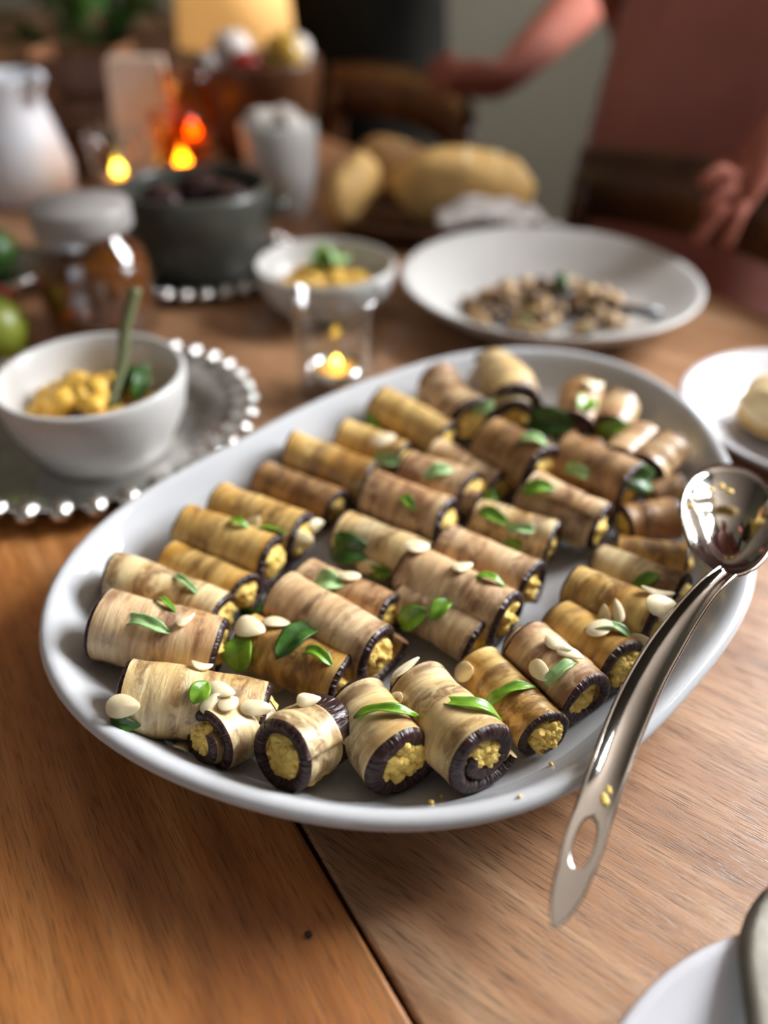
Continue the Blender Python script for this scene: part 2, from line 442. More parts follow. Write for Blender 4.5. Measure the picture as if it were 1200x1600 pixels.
for i in range(128):
    j = (i+1) % 128
    pfc.append([c0, j, i]); pfc.append([c0+1, nl*128+i, nl*128+j])
platter = tag(meshobj('serving_platter', pv, pfc, M['porcelain'], loc=PC), 'large oval white porcelain platter heaped with eggplant rolls', 'platter')
bvh_v = [v+PC for v in pv]; bvh_f = [list(f) for f in pfc]
def platter_floor(x, y):                          # inner height of platter at a world point
    dx, dy = x-PC.x, y-PC.y
    d = prad(math.atan2(dy, dx))-math.hypot(dx, dy)
    pts = pprof[9:]
    if d <= pts[0][0]: return 0.042
    for (d0, z0), (d1, z1) in zip(pts, pts[1:]):
        if d0 <= d <= d1: return z0+(z1-z0)*(d-d0)/(d1-d0)
    return 0.0085

# ------------------------------------------------------------------ eggplant rolls
def roll_geo(Ln, R, t, turns, phase, seed, narrow=0.12, skew=0.0, taper=0.0, bend=0.0, squash=0.95, peelw=0.0, wob=0.10, NS=72):
    rng = random.Random(seed)
    off = Vector((seed*1.7, seed*0.9, seed*2.3))
    # profile across the strip: list of (axial side/edge marker, u, w, isPeel)
    top = [(-1+2*k/12) for k in range(13)]
    prof = []
    ew = 0.62
    for k, u in enumerate(top): prof.append((u, 0.5, 0.0))
    for q in (60, 30, 0, -30, -60): prof.append((1, 0.5*math.sin(math.radians(q)), math.cos(math.radians(q))))
    for u in top[::-1]: prof.append((u, -0.5, 0.0))
    for q in (-60, -30, 0, 30, 60): prof.append((-1, 0.5*math.sin(math.radians(q)), math.cos(math.radians(q))))
    NP = len(prof)
    vs, uv = [], []
    arc = 0.0
    for i in range(NS+1):
        f = i/NS
        th = phase+2*math.pi*turns*f
        rc = R-t/2-t*1.04*turns*(1-f)
        arc += rc*2*math.pi*turns/NS
        tt = t*(0.35+0.65*min(1, f/0.06))*(0.35+0.65*min(1, (1-f)/0.08))
        hw = Ln/2*(1-narrow*f*f+0.035*noise.noise(Vector((f*4, seed, 0))))
        sh = skew*Ln*(f-0.5)
        for (u, wv, e) in prof:
            hwv = hw*(1+0.03*noise.noise(Vector((f*9, u*0.7+seed, 3.3))))
            x = sh+u*hwv+(1 if u > 0 else -1)*e*t*0.42
            uu = x/(Ln/2)
            k = 1+taper*uu+wob*noise.noise(Vector((uu*1.8, math.cos(th)*0.9, math.sin(th)*0.9))+off)+0.018*noise.noise(Vector((uu*9, math.cos(th)*2, math.sin(th)*2))+off)
            thk = tt*(1.0 if abs(u) < 0.99 else 1.06)
            rr = rc*k+wv*thk
            y = rr*math.cos(th); z = rr*math.sin(th)*squash+bend*R*(uu*uu-0.4)
            vs.append(Vector((x, y, z)))
            uv.append((x*10, arc*10))
    fl, pl = [], []
    for i in range(NS):
        for k in range(NP):
            j = (k+1) % NP
            q = [i*NP+k, (i+1)*NP+k, (i+1)*NP+j, i*NP+j]
            a, bq = prof[k], prof[j]
            edge_r = (a[2] > 0 or bq[2] > 0) and (a[0] > 0)
            edge_l = (a[2] > 0 or bq[2] > 0) and (a[0] < 0)
            outer = a[1] == 0.5 and bq[1] == 0.5
            if edge_r: pl.append((1, q))
            elif edge_l: pl.append((0, q))
            elif peelw > 0 and outer and a[0] >= 1-2*peelw: pl.append((1, q))
            elif peelw < 0 and outer and bq[0] <= -1-2*peelw: pl.append((0, q))
            else: fl.append(q)
    fl.append(list(range(NP))); fl.append([NS*NP+k for k in range(NP)][::-1])
    return vs, uv, fl, [q for s, q in pl if s == 0], [q for s, q in pl if s == 1]
def sub(vs, uv, fs):
    idx = {}; nv, nu, nf = [], [], []
    for q in fs:
        r = []
        for i in q:
            if i not in idx: idx[i] = len(nv); nv.append(vs[i]); nu.append(uv[i])
            r.append(idx[i])
        nf.append(r)
    return nv, nu, nf

# (back/left end px, front/right end px, diameter px, flesh kind, lift mm, options, label)
RO = [
 ((150, 968), (335, 1008), 106, 'tan', 3, dict(turns=1.3, phase=3.6, narrow=0.06, taper=-0.06), 'plump tan eggplant roll with a basil shred, against the left end of the platter'),
 ((172, 902), (350, 968), 84, 'pale', 1, dict(phase=3.9, skew=0.12, narrow=0.2, taper=-0.05), 'pale eggplant roll with stepped end, tucked behind the plump tan roll'),
 ((268, 872), (392, 928), 72, 'golden', 1, dict(phase=4.2), 'short golden eggplant roll with glossy dark end beside pale stepped roll'),
 ((312, 830), (450, 882), 84, 'golden', 2, dict(phase=4.0, skew=0.1, narrow=0.1), 'deep golden eggplant roll with black peel end in the row along the platter wall'),
 ((355, 788), (490, 836), 84, 'golden', 2, dict(phase=4.4, taper=-0.04), 'golden eggplant roll sprinkled with two almond flakes and basil along the wall'),
 ((415, 746), (532, 792), 64, 'brown', 1, dict(phase=4.1), 'slim plain brown eggplant roll without garnish along the platter wall'),
 ((455, 702), (585, 752), 70, 'golden', 1, dict(phase=4.4), 'smooth olive-gold eggplant roll behind the slim brown roll'),
 ((528, 676), (628, 716), 58, 'golden', 1, dict(phase=4.0), 'small golden eggplant roll with an almond flake and pale basil near the far wall'),
 ((585, 632), (692, 690), 66, 'golden', 1, dict(phase=4.4), 'yellow-streaked eggplant roll at the wall closest to the glass candle holder'),
 ((690, 606), (748, 668), 78, 'tan', 2, dict(phase=4.0, bend=0.2, taper=0.05), 'hunched tan eggplant roll standing by the far wall of the platter'),
 ((765, 584), (802, 644), 84, 'pale', 3, dict(phase=0.4, bend=-0.15, narrow=0.05), 'upright pale eggplant roll leaning highest on the far wall'),
 ((182, 1078), (404, 1112), 112, 'pale', 0, dict(turns=1.35, phase=3.3, narrow=0.12, skew=-0.05, taper=-0.08, bend=-0.1), 'cream eggplant roll strewn with almond flakes at the front left'),
 ((302, 1168), (388, 1130), 94, 'pale', 0, dict(turns=1.35, phase=2.0, skew=0.1, narrow=0.2), 'short pale eggplant roll with its open dark end turned to the platter rim'),
 ((424, 1200), (498, 1156), 120, 'pale', 0, dict(turns=1.12, phase=1.75, peelw=0.40, narrow=0.03), 'eggplant roll with loose glossy peel flap hanging open at the front rim'),
 ((568, 1106), (632, 1190), 130, 'pale', 0, dict(turns=1.12, phase=5.9, narrow=0.03, t=0.40), 'striped eggplant roll showing crumbly yellow filling in a round wrinkled purple end'),
 ((662, 1086), (766, 1190), 126, 'pale', 0, dict(turns=1.5, phase=2.6, narrow=0.02, t=0.34), 'thick eggplant roll with coiled black-purple end and two basil shreds on top'),
 ((752, 1042), (858, 1150), 84, 'golden', 1, dict(phase=3.9, narrow=0.03, turns=1.15), 'grill-marked eggplant roll with yellow filling spilling out past its tip'),
 ((820, 1012), (915, 1098), 98, 'tan', 0, dict(turns=1.3, phase=0.9, narrow=0.03), 'tan eggplant roll with hollow purple end next to the spilling roll'),
 ((885, 978), (985, 1046), 90, 'golden', 0, dict(phase=4.0, narrow=0.02), 'golden eggplant roll whose filled end points at the spoon handle'),
 ((908, 928), (1048, 986), 92, 'golden', 2, dict(phase=4.2, skew=0.1), 'almond-covered golden eggplant roll lying beside the spoon handle'),
 ((942, 882), (1078, 932), 72, 'pale', 1, dict(phase=4.0), 'pale eggplant roll with basil beneath the spoon neck'),
 ((955, 858), (1068, 872), 62, 'golden', 1, dict(phase=4.3), 'narrow olive eggplant roll just left of the spoon bowl'),
 ((975, 818), (1060, 806), 66, 'brown', 1, dict(phase=4.0), 'short brown eggplant roll against the dark edge of the spoon bowl'),
 ((1012, 775), (1062, 764), 52, 'brown', 3, dict(phase=4.1), 'stubby brown eggplant roll wedged behind the spoon bowl'),
 ((1012, 735), (1058, 692), 64, 'tan', 4, dict(phase=1.0), 'tan eggplant roll with dark peel top near the right wall of the platter'),
 ((958, 728), (998, 684), 58, 'tan', 3, dict(phase=1.2), 'pale tan eggplant roll in front of the leaning roll under a green leaf'),
 ((892, 680), (912, 616), 60, 'brown', 6, dict(phase=1.6), 'brown eggplant roll leaning on the far wall, crowned by vivid basil'),
 ((945, 682), (968, 632), 56, 'tan', 6, dict(phase=1.4), 'tan eggplant roll leaning on the far wall right of the vivid basil leaf'),
 ((880, 708), (935, 700), 52, 'brown', 2, dict(phase=4.0), 'small dusky eggplant roll half hidden by dark basil'),
 ((770, 672), (858, 715), 88, 'brown', 3, dict(phase=4.2), 'large brown eggplant roll with faint basil below the upright pale roll'),
 ((870, 718), (982, 768), 86, 'brown', 3, dict(phase=4.0, narrow=0.08), 'long brown eggplant roll with pale basil shred ending at the dark leaf'),
 ((690, 712), (796, 764), 66, 'tan', 1, dict(phase=4.3), 'slender tan eggplant roll squeezed between two thicker brown rolls'),
 ((620, 746), (735, 782), 74, 'tan', 3, dict(phase=2.0, narrow=0.25), 'tan eggplant roll with lifted dark flap and pale basil on its shoulder'),
 ((815, 776), (930, 824), 78, 'tan', 2, dict(phase=0.8, turns=1.2, narrow=0.03, taper=-0.1), 'smooth tan eggplant roll with flared purple mouth and bright basil at its back'),
 ((735, 812), (855, 850), 70, 'pale', 2, dict(phase=0.7, narrow=0.03), 'pale eggplant roll with two green basil shreds and squared-off filled end'),
 ((690, 848), (828, 905), 88, 'tan', 1, dict(phase=4.2), 'light tan eggplant roll bordering the bare strip of platter'),
 ((565, 788), (690, 835), 88, 'tan', 2, dict(phase=4.0, skew=0.1), 'rounded tan eggplant roll in the middle of the heap with green fleck'),
 ((655, 892), (810, 966), 94, 'tan', 1, dict(phase=4.1, narrow=0.05, turns=1.3), 'long tan eggplant roll with pale tip beside the bare strip of platter'),
 ((625, 948), (745, 1022), 82, 'tan', 0, dict(phase=4.0, narrow=0.05), 'tan eggplant roll topped with a pair of bright basil leaves'),
 ((440, 930), (588, 1018), 98, 'tan', 1, dict(phase=4.2, narrow=0.06, turns=1.3), 'stripy tan eggplant roll with dark basil leaf against its side'),
 ((468, 892), (602, 945), 78, 'tan', 1, dict(phase=4.0, narrow=0.03), 'tan eggplant roll with a small pale basil leaf and yellow filled end'),
 ((512, 838), (650, 892), 82, 'pale', 1, dict(phase=4.3), 'cream eggplant roll bearing a broad grey-green basil leaf'),
 ((365, 1004), (518, 1068), 92, 'golden', 0, dict(phase=4.1, narrow=0.04, skew=0.08), 'golden eggplant roll wrapped by a green basil leaf and almond flakes'),
]
rolls = []
FRONT = (0, 11, 12, 13, 14, 15, 16, 17)
def seat(px, py, R, lift):
    h = 0.0085+R*0.95
    for k in range(6):
        p = P(px, py, h)
        h += (max(platter_floor(p.x, p.y), 0.0085)*1.0+R*0.95+lift*0.001-h)*0.6
        h = min(h, 0.0085+R*0.95+0.012+lift*0.001)
    return P(px, py, h)
for k, (a, b, dia, kind, lift, opt, lab) in enumerate(RO):
    c = P((a[0]+b[0])/2, (a[1]+b[1])/2, 0.028)
    R = dia/2*scale_at(c)*(1.26 if k == 14 else 1.2 if k in FRONT else 1.27)
    rolls.append(dict(a=seat(a[0], a[1], R, lift), b=seat(b[0], b[1], R, lift), R=R, kind=kind, opt=dict(opt), lab=lab))
# keep neighbours from sinking into each other
def samples(r): return [r['a'].lerp(r['b'], k/6) for k in range(7)]
for it in range(7):
    for i in range(len(rolls)):
        for j in range(i+1, len(rolls)):
            A, B = rolls[i], rolls[j]
            if ((A['a']+A['b'])/2-(B['a']+B['b'])/2).length > 0.12: continue
            best = None
            for p in samples(A):
                for q in samples(B):
                    d = (q-p).length
                    if best is None or d < best[0]: best = (d, q-p)
            need = (A['R']+B['R'])*0.62
            if best[0] < need and best[0] > 1e-6:
                push = best[1].normalized()*(need-best[0])*0.16
                push.z *= 0.15
                for e in ('a', 'b'):
                    if i not in FRONT: A[e] -= push
                    if j not in FRONT: B[e] += push
fill_off = {}
for idx, r in enumerate(rolls):
    ax = r['b']-r['a']; Ln = ax.length*0.98; cen = (r['a']+r['b'])/2
    X = ax.normalized(); Zv = (Vector((0, 0, 1))-X*X.z).normalized(); Y = Zv.cross(X)
    o = r['opt']; R = r['R']
    turns = o.get('turns', 1.3); t = R*o.get('t', 0.31)
    base = Vector((cen.x, cen.y, cen.z-R*0.95))
    root = empty('eggplant_roll', base)
    rot = Matrix((X, Y, Zv)).transposed()
    root.rotation_euler = rot.to_euler()
    tag(root, r['lab'], 'eggplant roll', 'eggplant rolls on the platter')
    vs, uv, fl, p0, p1 = roll_geo(Ln, R, t, turns, o.get('phase', 4.0), idx+1, o.get('narrow', 0.10+0.20*((idx*7) % 5)/4), o.get('skew', 0.16*math.sin(idx*2.3)), o.get('taper', 0.0), o.get('bend', 0.0), 0.95, o.get('peelw', 0.0))
    up = Vector((0, 0, R*0.95))
    M4 = Matrix.Translation(base) @ rot.to_4x4()
    wv = [M4 @ (v+up) for v in vs]
    nb = len(bvh_v); bvh_v += wv; bvh_f += [[i+nb for i in q] for q in fl+p0+p1]
    lv = [v+up for v in vs]
    nv, nu, nf = sub(lv, uv, fl); meshobj('slice', nv, nf, M[r['kind']], root, uvs=nu)
    for q in (p0, p1):
        nv, nu, nf = sub(lv, uv, q); meshobj('peel_edge', nv, nf, M['peel'], root, uvs=nu)
    rh = R-t*1.04*turns*0.78-t*0.3
    near = idx in (14, 15, 16, 17, 18, 13, 12)
    ex = {14: 1.06, 16: 1.10, 18: 1.08, 15: 0.98, 13: 0.9, 17: 0.9}.get(idx, 1.03)
    fvs, ffs = lump(Ln/2*ex+t*0.3, rh, rh*0.95, 0.10, 3.0, idx, 5 if near else 4, 4.0, 0.07, 6.0)
    if near:
        rg = random.Random(idx); ex0 = Ln/2*ex+t*0.3; parts_ = [(fvs, ffs)]
        for k in range(34):
            an = rg.uniform(0, 6.283); rr_ = rh*0.92*math.sqrt(rg.random()); sz = R*rg.uniform(0.07, 0.17)
            sd_ = (1 if k % 4 else -1)*(-1 if idx in (12, 13) else 1)
            dome = ex0*(1-0.10*(rr_/rh)**2)-sz*0.5
            parts_.append(xf(lump(sz, sz*rg.uniform(0.8, 1.2), sz*rg.uniform(0.8, 1.2), 0.3, 2.5, k, 2), Matrix.Translation((sd_*dome, rr_*math.cos(an), rr_*math.sin(an)*0.95))))
        fvs, ffs = joinm(*parts_)
    if False: fvs = [Vector((v.x+(0.003*noise.noise(v*260) if v.x > 0 else 0), v.y*(1.12 if v.x > 0 else 1), v.z)) for v in fvs]
    fvs = [v+up+Vector((0, 0, -0.08*R)) for v in fvs]
    meshobj('filling', fvs, ffs, M['filling'], root)
    wv = [M4 @ v for v in fvs]; nb = len(bvh_v); bvh_v += wv; bvh_f += [[i+nb for i in q] for q in ffs]
TREE = BVHTree.FromPolygons(bvh_v, bvh_f)
def hit(px, py):
    loc, nor, i, d = TREE.ray_cast(Vector((0, 0, TZ+CAMH)), ray(px, py).normalized())
    if loc is None: return P(px, py, 0.0), Vector((0, 0, 1))
    if nor.dot(ray(px, py)) > 0: nor = -nor
    return loc, nor

# ------------------------------------------------------------------ garnish
def lay(o, px, py, ang, lift=0.0008, tilt=0.6):
    """rest a flat thing on whatever lies under this spot; ang = heading in degrees on the table"""
    p, n = hit(px, py)
    n = (n*tilt+Vector((0, 0, 1))*(1-tilt)).normalized()
    d = Vector((math.cos(math.radians(ang)), math.sin(math.radians(ang)), 0))
    d = (d-n*d.dot(n)).normalized()
    o.rotation_euler = Matrix((d, n.cross(d), n)).transposed().to_euler()
    o.location = p+n*lift
def leaf_geo(Ln, Wd, curl, seed, strip):
    vs, fs = [], []
    nu, nv = 14, 4
    for i in range(nu+1):
        f = i/nu
        if strip: hw = Wd/2*min(1, f/0.12+0.1, (1-f)/0.25+0.05)
        else: hw = Wd/2*max(0.03, math.sin(math.pi*min(1, f**0.8))**0.7)
        for k in range(-nv, nv+1):
            g_ = k/nv
            x = (f-0.5)*Ln; y = g_*hw+0.08*Ln*math.sin(f*5+seed)*(0.5 if strip else 0.15)
            z = -curl*Ln*(f-0.5)**2*1.6+abs(g_)*hw*0.35+0.05*Ln*noise.noise(Vector((f*3, g_*1.2, seed*1.7)))
            vs.append(Vector((x, y, z)))
    W = 2*nv+1
    for i in range(nu):
        for k in range(W-1):
            fs.append([i*W+k, (i+1)*W+k, (i+1)*W+k+1, i*W+k+1])
    return vs, fs
def solid(o, th):
    md = o.modifiers.new('thickness', 'SOLIDIFY'); md.thickness = th; md.offset = 0
# (px, py, heading deg, length mm, width mm, tone, strip?, label or None)
BL = [
 (230, 976, -12, 27, 6.5, 'p', 1, 'pale basil shred lying along the plump tan eggplant roll'),
 (258, 946, -32, 18, 4, 'b', 1, 'thin bright basil shred between the plump tan and the pale stepped roll'),
 (290, 912, -40, 26, 4, 'p', 1, 'thin grey-green basil shred along the pale stepped eggplant roll'),
 (313, 1083, 70, 13, 10, 'b', 0, 'small folded basil leaf among almond flakes on the cream roll'),
 (378, 1020, 65, 21, 17, 'b', 0, 'rounded green basil leaf wrapped over a golden roll'),
 (468, 998, 50, 34, 15, 'd', 0, 'big dark green basil leaf leaning on the stripy tan roll'),
 (498, 1026, -30, 20, 6, 'b', 1, 'short basil shred just below the big dark basil leaf'),
 (196, 1128, -25, 14, 7, 'd', 0, 'dark basil leaf lying on the platter under a large almond flake'),
 (604, 1112, 5, 30, 5.5, 'b', 1, 'wavy basil shred draped across the striped roll with round purple end'),
 (738, 1104, -12, 30, 6.5, 'b', 1, 'basil shred curled over the thick coiled roll'),
 (796, 1082, 8, 26, 6, 'b', 1, 'basil shred laid across the grill-marked roll with spilling filling'),
 (648, 966, 20, 20, 14, 'b', 0, 'round basil leaf, lower of the pair on a tan roll'),
 (690, 952, 45, 18, 10, 'b', 0, 'pointed basil leaf, upper of the pair on a tan roll'),
 (514, 912, -10, 18, 14, 'p', 0, 'small pale upturned basil leaf on a tan roll with filled end'),
 (548, 858, -15, 32, 20, 'd', 0, 'broad dusky basil leaf on the cream roll in mid-platter'),
 (400, 952, 10, 22, 14, 'd', 0, 'dark basil leaf in the gap between golden and tan rolls'),
 (876, 1050, 25, 20, 6, 'p', 1, 'basil shred on the tan roll with hollow purple end'),
 (955, 986, -25, 26, 7, 'p', 1, 'basil shred across the golden roll that points at the spoon handle'),
 (1010, 912, 30, 20, 8, 'b', 1, 'basil shred on the pale roll beneath the spoon neck'),
 (803, 850, 35, 14, 9, 'b', 0, 'bright basil fleck at the tip of a light tan roll'),
 (766, 908, -20, 18, 7, 'b', 0, 'bright basil fleck on the long roll by the bare strip'),
 (772, 808, -40, 24, 9, 'b', 0, 'green basil leaf at the back of the pale squared-off roll'),
 (815, 828, -15, 20, 6, 'p', 1, 'grey-green basil shred along the pale squared-off roll'),
 (842, 765, -5, 22, 11, 'b', 0, 'bright basil leaf on the roll with the flared purple mouth'),
 (902, 738, -40, 24, 8, 'p', 1, 'pale basil shred on the long brown roll'),
 (832, 690, -20, 22, 10, 'p', 1, 'faint basil shred on the large brown roll'),
 (425, 832, 5, 20, 6, 'b', 1, 'basil shred beside almond flakes on a golden wall-side roll'),
 (372, 820, -25, 16, 6, 'b', 1, 'short basil shred in the groove between two golden rolls'),
 (584, 656, 80, 18, 8, 'b', 0, 'bright basil leaf on the roll nearest the candle holder'),
 (602, 718, -30, 22, 8, 'p', 1, 'pale basil shred on the small golden roll'),
 (686, 740, 10, 20, 12, 'p', 0, 'pale mint-coloured basil leaf on the lifted-flap roll'),
 (638, 786, -60, 14, 7, 'b', 0, 'small green basil fleck on the rounded tan roll'),
 (765, 775, 30, 16, 9, 'b', 0, 'green basil fleck below the slender tan roll'),
 (756, 634, 60, 18, 9, 'p', 0, 'grey-green basil leaf between hunched and upright rolls'),
 (915, 632, 60, 24, 16, 'b', 0, 'vivid basil leaf crowning the far right heap'),
 (960, 668, 10, 26, 12, 'b', 0, 'green basil leaf over the pale tan roll of the far right heap'),
 (862, 660, -20, 38, 24, 'd', 0, 'large shadowy basil leaf beside the far right heap'),
 (1000, 750, 0, 36, 18, 'd', 0, 'black-green basil leaf at the end of the long brown roll'),
 (596, 892, 10, 20, 9, 'b', 0, 'basil fleck with almond at the end of the cream roll'),
]
for i, (px, py, an, ln, wd, tone, st, lab) in enumerate(BL):
    k = 0.88
    o = meshobj('basil_leaf' if not st else 'basil_shred', *leaf_geo(ln*0.001*k, wd*0.001*k, 0.55 if st else 0.45, i, st), M['basil_'+tone])
    solid(o, 0.0005)
    lay(o, px, py, an, 0.0022, 0.7)
    tag(o, lab, 'basil leaf', 'basil garnish on the rolls')
def almond_geo(Ln, Wd, seed):
    vs, fs = [], []
    n = 20
    for layer, z, s in ((0, -0.00035, 0.97), (1, 0, 1.0), (2, 0.00035, 0.97)):
        for i in range(n):
            a = 2*math.pi*i/n
            x = math.cos(a); y = math.sin(a)*(1-0.28*x)
            x += 0.05*noise.noise(Vector((x*2, y*2, seed*2.1)))
            vs.append(Vector((x*Ln/2*s, y*Wd/2*s, z+0.0006*math.sin(a*2+seed)+0.0005*x*x)))
    for l in range(2):
        for i in range(n):
            j = (i+1) % n
            fs.append([l*n+i, l*n+j, (l+1)*n+j, (l+1)*n+i])
    c = len(vs); vs += [Vector((0, 0, -0.0004)), Vector((0, 0, 0.0004))]
    for i in range(n):
        j = (i+1) % n
        fs.append([c, j, i]); fs.append([c+1, 2*n+i, 2*n+j])
    return vs, fs
AG = 'almond flakes scattered on the rolls'
AL = [
 (194, 1104, 0, 16, 11, 'large almond flake at the outer end of the cream eggplant roll'),
 (314, 1046, 0, 11, 8, 'almond flake in the gap above the cream eggplant roll'),
 (433, 1074, 40, 14, 9, 'oval almond flake leaning by the golden basil-wrapped roll'),
 (482, 1100, 20, 12, 7, 'almond flake poking up behind the loose-flap roll'),
 (346, 1082, -10, 14, 8, 'upper almond flake of the scatter on the cream front roll'), (358, 1104, 70, 13, 9, 'almond flake in the middle of the scatter on the cream front roll'), (400, 1108, 0, 16, 8, 'almond flake at the inner end of the cream front roll'), (330, 1102, 60, 12, 8, 'almond flake beside the folded basil leaf on the cream front roll'),
 (283, 1172, 80, 13, 8, 'almond flake standing at the open end of the short pale roll'),
 (290, 972, 50, 12, 5, 'almond sliver upright on the plump tan roll'),
 (392, 984, -20, 18, 13, 'broad almond flake above the round green basil leaf'), (432, 978, 10, 15, 10, 'almond flake between the round green and the big dark basil leaf'),
 (636, 1048, 35, 18, 4, 'almond sliver bridging the thick coiled roll and its neighbour'),
 (730, 1050, 0, 12, 11, 'round almond flake between two front rolls'),
 (624, 1092, 10, 8, 7, 'small almond crumb above the striped roll'),
 (872, 1012, -40, 16, 9, 'almond flake at the back of the hollow-ended tan roll'), (846, 1050, -60, 14, 9, 'almond flake on the flank of the hollow-ended tan roll'), (890, 1026, -30, 14, 8, 'almond flake beside the basil shred of the hollow-ended tan roll'),
 (938, 986, 30, 16, 11, 'almond flake under the basil shred of the spoon-pointing golden roll'), (1030, 948, 0, 18, 12, 'wide oval almond flake on the almond-covered golden roll'), (1026, 930, -20, 18, 8, 'slim almond flake leaning above the wide oval one'), (968, 958, 80, 15, 6, 'narrow almond flake standing across the almond-covered roll'), (946, 962, 60, 12, 7, 'small almond flake at the back of the almond-covered roll'), (1040, 968, 20, 14, 9, 'almond flake touching the spoon handle'), (1000, 1000, 0, 12, 8, 'almond flake low on the almond-covered golden roll'),
 (650, 858, 0, 16, 12, 'white almond flake between cream roll and light tan roll'), (720, 890, 15, 14, 8, 'almond flake on the groove below the light tan roll'), (396, 822, 40, 15, 11, 'almond flake on the wall-side golden roll beside its basil'), (462, 842, 0, 22, 14, 'large almond flake at the end of the wall-side golden roll'), (578, 884, 20, 16, 9, 'almond flake near the basil fleck of the cream roll'), (598, 690, 20, 20, 12, 'almond flake on the small golden roll near the far wall'), (545, 905, 0, 14, 8, 'almond flake beside the small pale upturned basil leaf'), (490, 820, 20, 12, 9, 'almond flake at the back end of the cream mid-platter roll'),
 (925, 604, 20, 20, 12, 'almond flake on the topmost basil leaf of the far right heap'),
]
for i, (px, py, an, ln, wd, lab) in enumerate(AL):
    o = meshobj('almond_flake', *almond_geo(ln*0.00086, wd*0.00086, i), M['almond'])
    lay(o, px, py, an, 0.0018, 0.75)
    if px == 636 or px == 482: o.rotation_euler.rotate_axis('X', math.radians(40))
    tag(o, lab or 'thin cream almond flake lying flat on an eggplant roll', 'almond flake', AG)
for i, (px, py, s) in enumerate([(674, 1257, 1.2), (690, 1246, 0.9), (812, 1246, 0.8), (862, 1196, 1.0)]):
    p, n = hit(px, py)
    o = meshobj('filling_crumb', *lump(s*0.001, s*0.0009, s*0.0008, 0.3, 4, i, 2), M['filling'], loc=p+n*s*0.0007)
    tag(o, 'tiny yellow filling crumb on the bare front of the platter', 'crumb', 'crumbs on the platter front')
M['peppercorn'] = plain('burnt_crumb', (0.02, 0.012, 0.008), 0.6)
tag(meshobj('burnt_crumb', *lump(0.0016, 0.0013, 0.0011, 0.3, 4, 9, 2), M['peppercorn'], loc=P(482, 1460, 0.001)), 'tiny black crumb on the bare oak beside the table seam', 'crumb')

